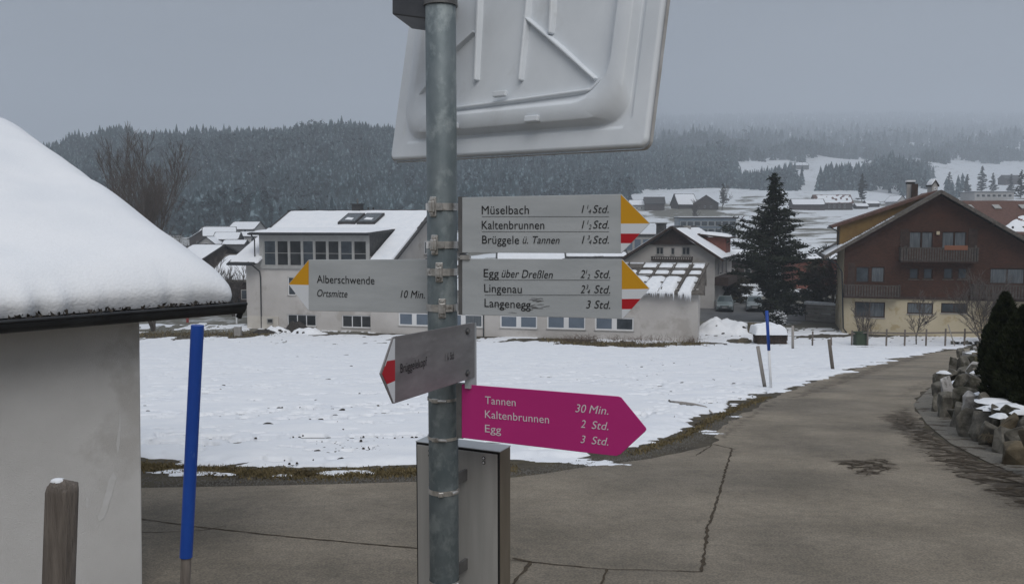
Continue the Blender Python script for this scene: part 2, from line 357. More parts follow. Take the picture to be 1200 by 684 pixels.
x = t.nodes.new('ShaderNodeMix'); x.data_type = 'RGBA'; x.inputs[6].default_value = (.66, .69, .72, 1); x.inputs[7].default_value = (.13, .125, .10, 1)
t.links.new(f, x.inputs[0]); t.links.new(x.outputs[2], b.inputs['Base Color']); me.materials.append(m)

# ------------------------------------------------------------ road
LEFT = [GP(*p) for p in ((165, 572), (340, 569), (490, 565), (600, 560), (700, 546), (800, 531), (836, 522), (838, 512), (860, 492), (900, 469), (950, 448), (1000, 433), (1050, 421), (1100, 412.5), (1146, 405.5))]
RIGHT = [GP(*p) for p in ((1560, 720), (1330, 625), (1200, 562), (1150, 540), (1110, 520), (1082, 497), (1070, 474), (1085, 457), (1103, 441), (1119, 425.5), (1140, 411), (1165, 405))]
y = -6.0; rows_ = []
while y < LEFT[-1].y:
    rows_.append(y); y += .05 + .004 * max(0, y)
V = []; F = []; nc = 90
for y in rows_:
    xl = -16 if y < LEFT[0].y - .45 else float(np.interp(y, [LEFT[0].y - .45] + [p.y for p in LEFT], [-16] + [p.x for p in LEFT]))
    xr = float(np.interp(y, [p.y for p in RIGHT], [p.x for p in RIGHT]))
    if y < RIGHT[0].y: xr = RIGHT[0].x + 2
    j = (float(vn(np.array(y * 3.1), np.array(.5), 5)) - .5) * .22; xl += j if y > LEFT[0].y else 0
    xr += (float(vn(np.array(y * 2.3), np.array(7.5), 5)) - .5) * .2
    for k in range(nc):
        f_ = k / (nc - 1); f_ = f_ if xl > -8 else f_ ** .6; x_ = lerp(xl, xr, f_); V.append((x_, y, float(Gnear(y)) + .006))
asph = M['asphalt']
t = asph.node_tree; b = t.nodes['Principled BSDF']; src = b.inputs['Base Color'].links[0].from_socket
tcn = t.nodes.new('ShaderNodeTexCoord')
n1 = t.nodes.new('ShaderNodeTexNoise'); n1.inputs['Scale'].default_value = 70; n1.inputs['Detail'].default_value = 3; t.links.new(tcn.outputs['Object'], n1.inputs['Vector'])
r1 = t.nodes.new('ShaderNodeValToRGB'); r1.color_ramp.elements[0].position = .4; r1.color_ramp.elements[0].color = (.74, .74, .75, 1); r1.color_ramp.elements[1].position = .62; r1.color_ramp.elements[1].color = (1.14, 1.13, 1.12, 1)
t.links.new(n1.outputs['Fac'], r1.inputs[0])
n2 = t.nodes.new('ShaderNodeTexNoise'); n2.inputs['Scale'].default_value = 9; n2.inputs['Detail'].default_value = 7; n2.inputs['Roughness'].default_value = .7; t.links.new(tcn.outputs['Object'], n2.inputs['Vector'])
r2 = t.nodes.new('ShaderNodeValToRGB'); r2.color_ramp.elements[0].position = .32; r2.color_ramp.elements[0].color = (.84, .84, .845, 1); r2.color_ramp.elements[1].position = .6; r2.color_ramp.elements[1].color = (1.06, 1.05, 1.03, 1)
t.links.new(n2.outputs['Fac'], r2.inputs[0])
x1 = t.nodes.new('ShaderNodeMix'); x1.data_type = 'RGBA'; x1.blend_type = 'MULTIPLY'; x1.inputs[0].default_value = 1; t.links.new(src, x1.inputs[6]); t.links.new(r1.outputs[0], x1.inputs[7])
x2 = t.nodes.new('ShaderNodeMix'); x2.data_type = 'RGBA'; x2.blend_type = 'MULTIPLY'; x2.inputs[0].default_value = 1; t.links.new(x1.outputs[2], x2.inputs[6]); t.links.new(r2.outputs[0], x2.inputs[7])
t.links.new(x2.outputs[2], b.inputs['Base Color'])
road = np_mesh('road', V, grid_faces(len(rows_), nc), asph, kind='structure')
def strip(pts, w0, jit=.012, step=.06, zoff=.010, wj=.6):
    mb = MB(); pts = [Vector((p.x, p.y, 0)) for p in pts]; dense = []
    for a, b_ in zip(pts, pts[1:]):
        n = max(1, int((b_ - a).length / step))
        for i in range(n): dense.append(a.lerp(b_, i / n))
    dense.append(pts[-1]); k = len(dense)
    prev = []
    for i, p in enumerate(dense):
        d = (dense[min(i + 1, k - 1)] - dense[max(i - 1, 0)]).normalized(); nrm = Vector((-d.y, d.x, 0))
        p = p + nrm * rnd.uniform(-jit, jit); ww = w0 * rnd.uniform(1 - wj, 1 + wj) / 2
        q = [p - nrm * ww, p + nrm * ww]; prev += [(v.x, v.y, float(Gnear(v.y)) + zoff) for v in q]
    mb.v = prev; mb.f = [(2 * i, 2 * i + 1, 2 * i + 3, 2 * i + 2) for i in range(k - 1)]
    return mb
for pts, w_, j in ([((110, 603), (158, 608), (240, 619), (340, 630), (487, 643), (560, 650)), .016, .006], [((120, 626), (165, 625), (235, 622), (265, 617)), .012, .012],
              [((836, 521), (858, 526), (850, 552), (843, 580), (829, 620), (823, 671)), .019, .008], [((560, 648), (600, 657), (700, 667), (823, 671)), .012, .008],
              [((600, 655), (622, 659), (604, 684), (585, 715)), .02, .012], [((712, 668), (706, 684), (700, 715)), .014, .008], [((816, 534), (836, 521), (862, 527)), .014, .008]):
    build('crack_seam', strip([GP(*p) for p in pts], w_, j), M['seam'], road, normals=False)
RV = np.array([v.co[:] for v in road.data.vertices]); rx, ry = RV[:, 0], RV[:, 1]
def reg(px_): return [(GP(*p).x, GP(*p).y) for p in px_]
mud = np.zeros(len(RV))
for pl_, sft, amt in (([(1030, 488), (1062, 478), (1090, 500), (1125, 520), (1165, 541), (1215, 558), (1400, 620), (1400, 680), (1200, 600), (1150, 572), (1100, 545), (1060, 512)], .5, .95), ([(975, 540), (1040, 537), (1058, 549), (1015, 560)], .25, .9),
    ([(1050, 470), (1085, 455), (1105, 441), (1095, 440), (1060, 455), (1040, 470)], .6, .7), ([(925, 466), (985, 440), (1060, 419), (1100, 414), (1060, 426), (985, 452), (940, 466)], .7, .8), ([(840, 512), (870, 490), (905, 468), (912, 474), (880, 492), (850, 515)], .3, .75)):
    d_ = seg_dist(rx, ry, reg(pl_)); mud = np.maximum(mud, np.clip(d_ / sft + .75, 0, 1) * amt)
sd2 = seg_dist(rx, ry, [(p.x, p.y) for p in LEFT] + [(p.x, p.y) for p in RIGHT[::-1]] + [(-40, -6), (-40, LEFT[0].y)])
mud = np.maximum(mud, np.clip(1 - sd2 / .28, 0, 1) * .55)
at = road.data.attributes.new('mud', 'FLOAT', 'POINT'); at.data.foreach_set('value', mud.astype(np.float32))
t = asph.node_tree; b = t.nodes['Principled BSDF']; src = b.inputs['Base Color'].links[0].from_socket; an = t.nodes.new('ShaderNodeAttribute'); an.attribute_name = 'mud'
tcn = t.nodes.new('ShaderNodeTexCoord'); n1 = t.nodes.new('ShaderNodeTexNoise'); n1.inputs['Scale'].default_value = 5; n1.inputs['Detail'].default_value = 8; n1.inputs['Roughness'].default_value = .75; t.links.new(tcn.outputs['Object'], n1.inputs['Vector'])
f = math_node(t, 'ADD', math_node(t, 'MULTIPLY', an.outputs['Fac'], 1.0), math_node(t, 'MULTIPLY', math_node(t, 'SUBTRACT', n1.outputs['Fac'], .5), 2.2)); f = math_node(t, 'MULTIPLY', math_node(t, 'SUBTRACT', f, .62), 2.6); f.node.use_clamp = True
x = t.nodes.new('ShaderNodeMix'); x.data_type = 'RGBA'; x.inputs[7].default_value = (.062, .046, .032, 1); t.links.new(math_node(t, 'MULTIPLY', f, .85), x.inputs[0]); t.links.new(src, x.inputs[6])
# worn wheel tracks: large soft patches of paler grit and darker bitumen
n2 = t.nodes.new('ShaderNodeTexNoise'); n2.inputs['Scale'].default_value = .45; n2.inputs['Detail'].default_value = 5; t.links.new(tcn.outputs['Object'], n2.inputs['Vector'])
r2 = t.nodes.new('ShaderNodeValToRGB'); r2.color_ramp.elements[0].position = .35; r2.color_ramp.elements[0].color = (.78, .79, .8, 1); r2.color_ramp.elements[1].position = .65; r2.color_ramp.elements[1].color = (1.1, 1.09, 1.06, 1); t.links.new(n2.outputs['Fac'], r2.inputs[0])
x3 = t.nodes.new('ShaderNodeMix'); x3.data_type = 'RGBA'; x3.blend_type = 'MULTIPLY'; x3.inputs[0].default_value = 1; t.links.new(x.outputs[2], x3.inputs[6]); t.links.new(r2.outputs[0], x3.inputs[7]); t.links.new(x3.outputs[2], b.inputs['Base Color'])
# crazed cracking along the right edge and in one small patch
mb = MB()
def craze(poly, cell, prob, seed):
    r = random.Random(seed); pw = [GP(*p) for p in poly]; pl = [(p.x, p.y) for p in pw]
    x0, x1 = min(p[0] for p in pl), max(p[0] for p in pl); y0, y1 = min(p[1] for p in pl), max(p[1] for p in pl)
    nx, ny = int((x1 - x0) / cell) + 2, int((y1 - y0) / cell) + 2
    pt = {(i, j): Vector((x0 + (i + r.uniform(-.45, .45) + .5 * (j % 2)) * cell, y0 + (j + r.uniform(-.45, .45)) * cell, 0)) for i in range(nx) for j in range(ny)}
    for (i, j), p in pt.items():
        for di, dj in ((1, 0), (0, 1), (1, 1), (-1, 1)):
            q = pt.get((i + di, j + dj))
            if q is None or (p - q).length > cell * 1.35: continue
            c = (p + q) / 2; s = float(seg_dist(np.array(c.x), np.array(c.y), pl))
            if s < 0 or r.random() > prob * min(1, .35 + s / cell / 2.5): continue
            wd = r.uniform(.008, .022) * min(2.2, .8 + s / cell * .6); m_ = strip([p, q], wd, .012, .05, .011 + r.uniform(0, .002)); mb.add(m_.v, m_.f)
craze([(1040, 492), (1062, 486), (1085, 500), (1120, 520), (1160, 540), (1215, 556), (1330, 610), (1330, 640), (1200, 604), (1150, 574), (1105, 552), (1060, 515)], .14, .9, 3)
craze([(975, 541), (1040, 538), (1055, 549), (1015, 560)], .08, .85, 5)
craze([(925, 462), (975, 442), (985, 446), (940, 464)], .3, .4, 6)
build('fine_cracks', mb, M['seam'], road, normals=False, kind='stuff')
# gritty gutter strip between asphalt and boulders
mb = MB(); inner = [GP(*p) for p in ((1420, 660), (1260, 588), (1200, 560), (1150, 540), (1110, 520), (1083, 497), (1070, 474), (1086, 456))]
outer = [GP(*p) for p in ((1480, 620), (1300, 570), (1225, 545), (1170, 533), (1130, 508), (1108, 490), (1098, 472), (1100, 452))]
for i, (a, b_) in enumerate(zip(inner, outer)):
    for k in range(5):
        p = a.lerp(b_, k / 4 * 1.1) + Vector((rnd.uniform(-.05, .05), rnd.uniform(-.05, .05), 0)); mb.v.append((p.x, p.y, float(Gnear(p.y)) + .0095 + .012 * k / 4))
mb.f = [(i * 5 + k, i * 5 + k + 1, i * 5 + k + 6, i * 5 + k + 5) for i in range(7) for k in range(4)]
build('gravel_gutter', mb, mk('gutter_grit', (.15, .138, .115), (.23, .215, .185), 40, .9, bump=.8, bscale=120, c3=(.07, .055, .04), c3scale=2.5), normals=False, kind='structure')

# ------------------------------------------------------------ snow field
SNOW = [GP(*p) for p in ((-230, 538), (165, 537), (250, 546), (330, 549), (480, 547), (600, 541), (690, 541), (745, 523), (778, 511), (812, 502), (822, 491), (838, 484), (880, 466), (950, 450), (1000, 433), (1050, 420), (1100, 410.5), (1143, 403.5), (1160, 400))]
poly = [(p.x, p.y) for p in SNOW] + [(60, 66), (60, 80), (-70, 80), (-70, 30)]
rows = 6.4 * 1.0058 ** np.arange(0, 435); aa = np.linspace(-.78, .72, 600)
A, Y = np.meshgrid(aa, rows); X = (A * Y).ravel(); Y = Y.ravel()
d = seg_dist(X, Y, poly)
sc_ = np.clip(Y / 12, 1, 3)
d = d + (fbm(X / .9, Y / .9, 4, 1) - .5) * .8 * np.clip(sc_ * .8, .7, 2) + (fbm(X / .22, Y / .16, 3, 4) - .5) * .42
h = -.03 + .085 * np.clip(d / .30, 0, 1) ** .6
h = h + .025 * (fbm(X / 2.2, Y / 2.2, 4, 11) - .5)
h = h + .03 * (np.clip(1 - np.abs(d - .5) / .6, 0, 1)) * (fbm(X / .25, Y / .25, 3, 8) - .3)
# footprints, tracks and clods that show dark
sp = fbm(X / 1.1, Y / .8, 3, 21); sp2 = fbm(X / .22, Y / .16, 2, 22)
h = h - np.clip((sp2 - .62) * 2.2, 0, .2) * np.clip((sp - .48) * 8, 0, 1)
for ya, yb, xa, xb, ph in ((14, 16.5, -6, 0, .2), (11, 12.4, -3.8, .3, .6), (21, 23, -9, 5, .1), (16, 27, 3, 13, .5), (30, 33, -14, 8, .4), (42, 40, -20, 12, .9), (12.5, 21, 1.5, 6.5, .3)):
    dx, dy = xb - xa, yb - ya; Lg = math.hypot(dx, dy); u = ((X - xa) * dx + (Y - ya) * dy) / Lg; v = ((X - xa) * -dy + (Y - ya) * dx) / Lg + .35 * np.sin(u * .8 + ph * 9)
    on = (u > 0) & (u < Lg) & (np.abs((u / .62 + ph) % 1 - .5) < .27) & (np.abs(np.abs(v) - .12) < .085)
    h = h - np.where(on, .035 + .07 * vn(X / .4, Y / .4, 31), 0)
def bare(px, py, rx, ry, k=1.0):
    global h
    c = GP(px, py); q = np.hypot((X - c.x) / rx, (Y - c.y) / (ry * 1.7)) + (fbm(X / .9, Y / 1.6, 4, 41) - .5) * 1.9 * k
    h = h - np.clip((1 - q) * .35, 0, .12)
for q in ((200, 390, 4.2, 2.2), (262, 391, 4.5, 2.0), (170, 393, 3, 1.8), (560, 394, 4, .8), (640, 398, 5, 1.0), (700, 403, 3.6, 1.3), (740, 405, 3.2, 1.6), (790, 404, 2.6, .7), (420, 391, 6, .8), (500, 394, 3, .7),
          (870, 400, 1.4, 1.2), (930, 408, .9, .3), (1030, 407, 1.6, .5), (1000, 393, 6, .6), (1090, 392, 8, .7), (960, 394, 2.5, .6), (720, 404, 2, 1.2), (820, 402, 1.8, .8)): bare(*q)
for px, py in ((175, 464), (182, 451), (215, 458), (262, 454), (267, 453), (192, 486), (294, 482), (362, 471), (326, 480), (400, 483), (404, 489), (390, 498), (313, 499), (380, 494), (170, 478), (173, 484), (500, 460), (430, 452), (441, 446), (690, 430), (755, 438), (800, 452), (812, 450), (700, 452), (770, 462), (850, 404)):
    c = GP(px, py); q = np.hypot((X - c.x) / .17, (Y - c.y) / .13); h = h - np.clip(1.25 - q, 0, 1) * .09 * (.5 + vn(X / .08, Y / .08, 55))
for px, py, r_ in ((232, 553, .14), (205, 551, .12), (262, 555, .05), (330, 556, .05), (395, 553, .12), (420, 552, .09), (740, 487, .06), (768, 493, .05), (830, 497, .07), (838, 500, .08), (262, 541, .12), (668, 538, .12), (690, 540, .16), (712, 543, .12), (640, 537, .1), (870, 480, .1)):
    c = GP(px, py + (8 if px > 720 else 1)); q = np.hypot((X - c.x) / (r_ * 2), (Y - c.y) / r_); q = q + (fbm(X / .12, Y / .12, 3, 66) - .5) * 2.2; h = np.maximum(h, .022 * np.clip(1 - q, -2, 1))
V = np.stack([X, Y, Gnear(Y) + h], 1); F = grid_faces(len(rows), len(aa)); keep = (h[F] > -.012).any(1); F = F[keep]
used = np.zeros(len(V), bool); used[F.ravel()] = True; idx = np.cumsum(used) - 1
np_mesh('snow_field', V[used], idx[F], M['snow'], smooth=True, kind='structure')
mb = MB(); r = random.Random(31)
def clod(px, py, wpx, hpx):
    c = GP(px, py); sw = wpx * c.y / 2000; sh = max(.006, hpx * c.y / 5200); n_ = 7; base = [(c.x + math.cos(2 * PI * j / n_) * sw * r.uniform(.5, 1.5), c.y + math.sin(2 * PI * j / n_) * sw * r.uniform(.5, 1.4), c.z + .03) for j in range(n_)]
    top_ = [(lerp(c.x, q[0], .55), lerp(c.y, q[1], .55), c.z + .045 + sh * r.uniform(.5, 1)) for q in base]; mb.add(base + top_, [(j, (j + 1) % n_, n_ + (j + 1) % n_, n_ + j) for j in range(n_)] + [tuple(range(n_, 2 * n_))])
for px, py, w_ in ((174, 463, 10), (214, 459, 9), (262, 453, 5), (268, 452, 8), (258, 458, 5), (173, 484, 7), (169, 478, 6), (181, 487, 8), (288, 472, 6), (298, 472, 5), (293, 480, 4), (327, 480, 5), (313, 499, 12), (362, 494, 9), (376, 494, 7), (390, 482, 8), (402, 482, 8), (393, 489, 9), (405, 417, 9), (348, 419, 5), (370, 446, 8), (384, 446, 8), (401, 446, 9), (412, 430, 4), (306, 515, 8), (342, 515, 7), (258, 491, 5), (303, 490, 3), (385, 517, 10), (371, 532, 12), (384, 535, 9), (402, 529, 6), (330, 523, 6), (400, 541, 9), (425, 537, 8), (850, 404, 7), (858, 452, 5), (860, 451, 5), (752, 431, 5), (800, 450, 6), (690, 463, 4), (640, 470, 5)): clod(px, py, w_, 2.4)
for k in range(420):
    a, b_, sp_ = r.choice((((230, 478), (350, 474), 2), ((350, 476), (505, 458), 4), ((280, 528), (500, 485), 9), ((330, 540), (500, 512), 5), ((610, 470), (880, 420), 8), ((640, 432), (900, 424), 4), ((640, 490), (800, 455), 8), ((360, 535), (495, 530), 3), ((440, 446), (505, 455), 5)))
    f_ = r.random(); clod(lerp(a[0], b_[0], f_), lerp(a[1], b_[1], f_) + r.gauss(0, sp_), r.uniform(1.5, 5), .8)
o = build('earth_clods', mb, M['earth'], normals=False, kind='stuff'); tag(o, 'dark clods and stubble showing through the snow field', 'clods')
# dry grass blades of the verge
rg = np.random.default_rng(3); bl = []
def grass(n, pts, spread, hgt):
    P_ = [GP(*p) for p in pts]; out = []
    for _ in range(n):
        k = rg.integers(0, len(P_) - 1); f = rg.random(); c = P_[k].lerp(P_[k + 1], f); out.append((c.x + rg.normal(0, spread * .5), c.y + rg.normal(0, spread), hgt * rg.uniform(.4, 1.2)))
    return out
bl = grass(9000, ((100, 546), (200, 548), (300, 555), (400, 556), (490, 553), (600, 550)), .16, .028) + grass(2200, ((740, 532), (800, 512), (830, 494), (860, 480), (900, 465)), .10, .028) + grass(2500, ((640, 399), (700, 404), (750, 405), (820, 403)), .9, .22) + grass(2000, ((150, 392), (230, 391), (320, 392)), 1.2, .14)
V = []; F = []
for x_, y_, h_ in bl:
    a = rg.uniform(0, 6.28); wv = .004 + .0006 * y_; dx, dy = math.cos(a) * wv, math.sin(a) * wv; lx, ly = rg.normal(0, h_ * .6, 2); z = float(Gnear(y_)); k = len(V)
    V += [(x_ - dx, y_ - dy, z), (x_ + dx, y_ + dy, z), (x_ + lx, y_ + ly, z + h_)]; F.append((k, k + 1, k + 2))
o = np_mesh('verge_grass', V, F, M['grass_dry'], kind='stuff'); tag(o, 'dry brown grass along the road verge and the house walls', 'grass')
V = []; F = []
for i in range(5200):   # loose chippings on the verge
    k_ = rg.integers(0, 6); pp = [GP(*p) for p in ((100, 563), (300, 566), (490, 561), (640, 550), (760, 533), (830, 508), (870, 484))] if i == 0 else pp
    c = pp[k_].lerp(pp[k_ + 1], rg.random()); x_, y_ = c.x + rg.normal(0, .1), c.y + rg.normal(0, .13); r_ = rg.uniform(.004, .014); z = float(Gnear(y_)); k = len(V)
    a = rg.uniform(0, 6.28)
    V += [(x_ + r_ * math.cos(a + q * 2.1), y_ + r_ * math.sin(a + q * 2.1), z) for q in range(3)] + [(x_, y_, z + r_)]; F += [(k, k + 1, k + 3), (k + 1, k + 2, k + 3), (k + 2, k, k + 3)]
o = np_mesh('verge_chippings', V, F, M['grit'], kind='stuff'); tag(o, 'loose grey chippings between asphalt and snow', 'gravel')

# ------------------------------------------------------------ the sign post
PY_ = 2.17; PC = P(518.5, 342, PY_); PR = .0383
t = thing('sign_post', 'galvanised steel tube post carrying the hiking signs', 'post', (PC.x, PC.y, float(Gnear(PY_))))
zt = 3.1 - float(Gnear(PY_)); mb = MB().tube([(0, 0, -.05), (0, 0, zt * .5), (0, 0, zt)], PR, 40)
build('tube', mb, M['galv'], t, smooth=True); build('end_cap', MB().tube([(0, 0, zt), (0, 0, zt + .015)], PR + .003, 24), M['black'], t)
build('footing', MB().tube([(0, 0, -.1), (0, 0, .035)], .13, 20), M['concrete'], t)
def zat(py, Y=PY_): return P(518, py, Y).z
def band(parent, root, z, hgt=.011, name='band'):
    """a steel strap round the post at height z, in root's own frame"""
    inv = Matrix.Translation(root.location) @ Matrix.Rotation(root.rotation_euler.z, 4, 'Z'); inv = inv.inverted()
    mb = MB(); n = 36; r = PR + .0012; vs = []
    for rr in (r, r + .0016):
        for dz in (-hgt / 2, hgt / 2):
            vs += [inv @ Vector((PC.x + rr * math.cos(2 * PI * k / n), PC.y + rr * math.sin(2 * PI * k / n), z + dz)) for k in range(n)]
    fs = []
    for k in range(n):
        j = (k + 1) % n; fs += [(2 * n + k, 2 * n + j, 3 * n + j, 3 * n + k), (k, n + k, n + j, j), (n + k, 3 * n + k, 3 * n + j, n + j), (k, j, 2 * n + j, 2 * n + k)]
    mb.add(vs, fs); return build(name, mb, M['steel'], parent, smooth=False)
def on_post(root, px, z, lift):
    """matrix of a little frame lying on the post surface at the pixel column px, in root's frame"""
    s = max(-.96, min(.96, ((px - 518.5) / 1000 * (PY_ - .03)) / PR)); a = math.asin(s)
    p = Vector((PC.x + math.sin(a) * (PR + lift), PC.y - math.cos(a) * (PR + lift), z))
    inv = (Matrix.Translation(root.location) @ Matrix.Rotation(root.rotation_euler.z, 4, 'Z')).inverted()
    return inv @ Matrix.Translation(p) @ Matrix.Rotation(a, 4, 'Z')
def clamp(root, px, py):
    """worm-drive band clamp with its housing, screw and loose strap end"""
    z = zat(py); b_ = band(root, root, z, .018, 'clamp_band'); m_ = on_post(root, px, z, .0)
    h_ = MB(); h_.box(-.0095, .0095, -.0045, .001, -.025, .025, m_); bevel(build('clamp_plate', h_, M['steel'], b_), .004, 3)
    h_ = MB(); h_.box(-.0085, .0085, -.013, -.004, -.0145, .0145, m_); o = bevel(build('clamp_housing', h_, M['steel'], b_), .0025, 3)
    h_ = MB(); h_.box(-.0035, .0035, -.0165, -.012, -.012, .012, m_)
    for s in (-1, 1): h_.tube([m_ @ Vector((0, -.008, s * .0140)), m_ @ Vector((0, -.008, s * .0195))], .0058, 12)
    bevel(build('clamp_screw', h_, M['steel'], b_), .001, 1)
    h_ = MB(); h_.box(.008, .026, -.0052, -.0022, -.0085, .0085, m_ @ Matrix.Rotation(.12, 4, 'Z')); build('strap_end', h_, M['steel'], b_)
def bandit(root, px, py):
    """thin strap with a buckle"""
    z = zat(py); b_ = band(root, root, z, .0075, 'clamp_band'); m_ = on_post(root, px, z, .0)
    h_ = MB(); h_.box(-.012, .006, -.006, .001, -.0055, .0055, m_); bevel(build('buckle', h_, M['steel'], b_), .0018, 2)
    h_ = MB().tube([m_ @ Vector((.006, -.005, 0)), m_ @ Vector((.03, -.004, .0008))], .0033, 10); build('clamp_screw', h_, M['steel'], b_)

FONT_CACHE = {}
def text_mesh(s, shear=0.0):
    cu = bpy.data.curves.new('text', 'FONT'); cu.body = s; cu.size = 1; cu.shear = shear; cu.resolution_u = 4; cu.space_character = 1.02
    ob = bpy.data.objects.new('text', cu); col.objects.link(ob); dg = bpy.context.evaluated_depsgraph_get(); dg.update()
    me = bpy.data.meshes.new_from_object(ob.evaluated_get(dg)); bpy.data.objects.remove(ob); bpy.data.curves.remove(cu); return me
_h = text_mesh('H'); CAP = max(v.co.y for v in _h.vertices); bpy.data.meshes.remove(_h)
def text_on(parent, fr, s, px0, px1, pyt, pyb, mat, shear=0.0, off=-.0011, offz=0.0):
    """lettering whose left baseline, right end and cap height fall on the given picture points of the plane fr"""
    me = text_mesh(s, shear); xs_ = [v.co.x for v in me.vertices]; x0, x1 = min(xs_), max(xs_)
    u0, zb = fr.uv(px0, pyb); u1, _ = fr.uv(px1, pyb); _, ztp = fr.uv(px0, pyt); sx = (u1 - u0) / (x1 - x0); sy = (ztp - zb) / CAP
    for v in me.vertices:
        x_, y_ = v.co.x, v.co.y; v.co = (u0 + (x_ - x0) * sx, off, zb + y_ * sy)
    me.name = 'lettering'; return link('lettering', me, mat, parent)
def make_sign(name, label, pxl, pxr, yl, yr, dl, dr, mats, arrow, group='hiking signs clamped to the post'):
    """flat metal sign: left/right body edges at pixel columns pxl/pxr, rows yl=(top,bottom), yr; depths dl, dr"""
    a = P(pxl, (yl[0] + yl[1]) / 2, dl); b_ = P(pxr, (yr[0] + yr[1]) / 2, dr); ang = math.atan2(b_.y - a.y, b_.x - a.x)
    t = thing(name, label, 'direction sign', (a.x, a.y, 0), ang, group); fr = Frame((a.x, a.y, 0), ang); return t, fr
def poly_part(name, t, fr, pts, mat, y0, y1, bev=.0008, parent=None):
    q = [fr.uv(*p) for p in pts]; o = build(name, MB().prism(q, y0, y1), mat, parent or t)
    if bev: bevel(o, bev, 1)
    return o
def rule(t, fr, px0, px1, py, mat):
    u0, z0 = fr.uv(px0, py); u1, z1 = fr.uv(px1, py); return build('rule', MB().prism([(u0, z0 - .00028), (u1, z1 - .00028), (u1, z1 + .00028), (u0, z0 + .00028)], -.0008, -.0002), mat, t)
def hours(t, fr, whole, up, dn, px, pys, px_end, word='Std.'):
    top, base = pys; h_ = base - top
    text_on(t, fr, whole, px, px + (3.2 if whole == '1' else 5.4), top, base, M['letter_black'], .25)
    if up:
        text_on(t, fr, up, px + 6.4, px + 6.4 + (1.7 if up == '1' else 3.0), top - .4, top + h_ * .48, M['letter_black'], .25)
        text_on(t, fr, dn, px + 8.0, px + 11.3, top + h_ * .52, base + .9, M['letter_black'], .25)
    text_on(t, fr, word, px_end - 18.7, px_end, top, base, M['letter_black'], .25)

# upper grey sign
t, fr = make_sign('hiking_sign', 'upper grey hiking sign reading Müselbach with yellow white red tip', 541.5, 728, (231.3, 296), (227.6, 296.6), 2.12, 1.975, None, 1)
poly_part('panel', t, fr, ((541.5, 231.3), (728, 227.5), (761.6, 261.6), (728.3, 296.8), (541.5, 296)), M['sign_grey'], 0, .003)
poly_part('yellow_arrow', t, fr, ((727.6, 228), (761.2, 261.9), (727.6, 262)), M['yellow'], -.0007, -.0001, 0)
poly_part('white_arrow', t, fr, ((727.6, 262), (761.2, 261.9), (750, 273.7), (727.6, 273.7)), M['white_film'], -.0007, -.0001, 0)
poly_part('red_arrow', t, fr, ((727.6, 273.7), (750, 273.7), (739.5, 285), (727.6, 285)), M['red'], -.0007, -.0001, 0)
poly_part('white_arrow', t, fr, ((727.6, 285), (739.5, 285), (728.2, 296.4), (727.6, 296.4)), M['white_film'], -.0007, -.0001, 0)
text_on(t, fr, 'Müselbach', 564.7, 620, 241.3, 251, M['letter_black']); text_on(t, fr, 'Kaltenbrunnen', 564.7, 638, 258.8, 268.3, M['letter_black'])
text_on(t, fr, 'Brüggele', 565.2, 608.4, 276, 285.4, M['letter_black']); text_on(t, fr, 'ü. Tannen', 612.6, 656, 276.6, 285.2, M['letter_black'], .25)
rule(t, fr, 565, 713.7, 253.8, M['letter_black']); rule(t, fr, 565, 713.7, 271.4, M['letter_black'])
hours(t, fr, '1', '1', '4', 681.6, (240.6, 249.5), 713.5); hours(t, fr, '1', '1', '2', 681.8, (258.5, 267.7), 713.7); hours(t, fr, '1', '3', '4', 682, (276.3, 285.2), 713.7)
build('mounting_rail', MB().box(-.012, .006, .003, .02, fr.uv(541.5, 297)[1], fr.uv(541.5, 230.5)[1]), M['rail'], t)
clamp(t, 510, 242.5); clamp(t, 511.5, 286.5)
# middle grey sign
t, fr = make_sign('hiking_sign', 'grey hiking sign reading Lingenau with scratches beside the word Langenegg', 541.5, 729, (303, 369), (303.6, 373.4), 2.12, 1.97, None, 1)
poly_part('panel', t, fr, ((541.5, 303), (729, 303.6), (761.3, 338), (730, 373.4), (541.5, 368.6)), M['sign_grey'], 0, .003)
poly_part('yellow_arrow', t, fr, ((728.8, 304), (761, 338.3), (728.8, 338.8)), M['yellow'], -.0007, -.0001, 0)
poly_part('white_arrow', t, fr, ((728.8, 338.8), (761, 338.3), (750.8, 350), (728.8, 350.2)), M['white_film'], -.0007, -.0001, 0)
poly_part('red_arrow', t, fr, ((728.8, 350.2), (750.8, 350), (740, 362), (728.8, 362.1)), M['red'], -.0007, -.0001, 0)
poly_part('white_arrow', t, fr, ((728.8, 362.1), (740, 362), (730, 373), (728.8, 373)), M['white_film'], -.0007, -.0001, 0)
text_on(t, fr, 'Egg', 567, 584.7, 315, 324.5, M['letter_black']); text_on(t, fr, 'über Dreßlen', 588, 648, 315.6, 324.8, M['letter_black'], .25)
text_on(t, fr, 'Lingenau', 567.6, 611.6, 332.6, 342, M['letter_black']); text_on(t, fr, 'Langenegg', 568, 622, 349.8, 359.4, M['letter_black'])
rule(t, fr, 567, 715, 328, M['letter_black']); rule(t, fr, 568, 715, 345.6, M['letter_black'])
hours(t, fr, '2', '1', '2', 680.3, (316.3, 325.4), 715.2); hours(t, fr, '2', '3', '4', 680.3, (334, 343.2), 715.2); hours(t, fr, '3', None, None, 687, (351.8, 361), 715.2)
mb = MB()
for k in range(26):
    px0, py0 = rnd.uniform(575, 622), rnd.uniform(358, 366) if k % 2 else rnd.uniform(349, 362); px0 = px0 if k % 2 else rnd.uniform(618, 634); l_ = rnd.uniform(3, 13)
    u0, z0 = fr.uv(px0, py0); u1, z1 = fr.uv(px0 + l_, py0 + rnd.uniform(-2.4, 1.2)); mb.prism([(u0, z0), (u1, z1), (u1, z1 + .0006), ((u0 + u1) / 2, (z0 + z1) / 2 + .0011)], -.0009, -.0002)
build('scratch', mb, M['rail'], t, kind='stuff')
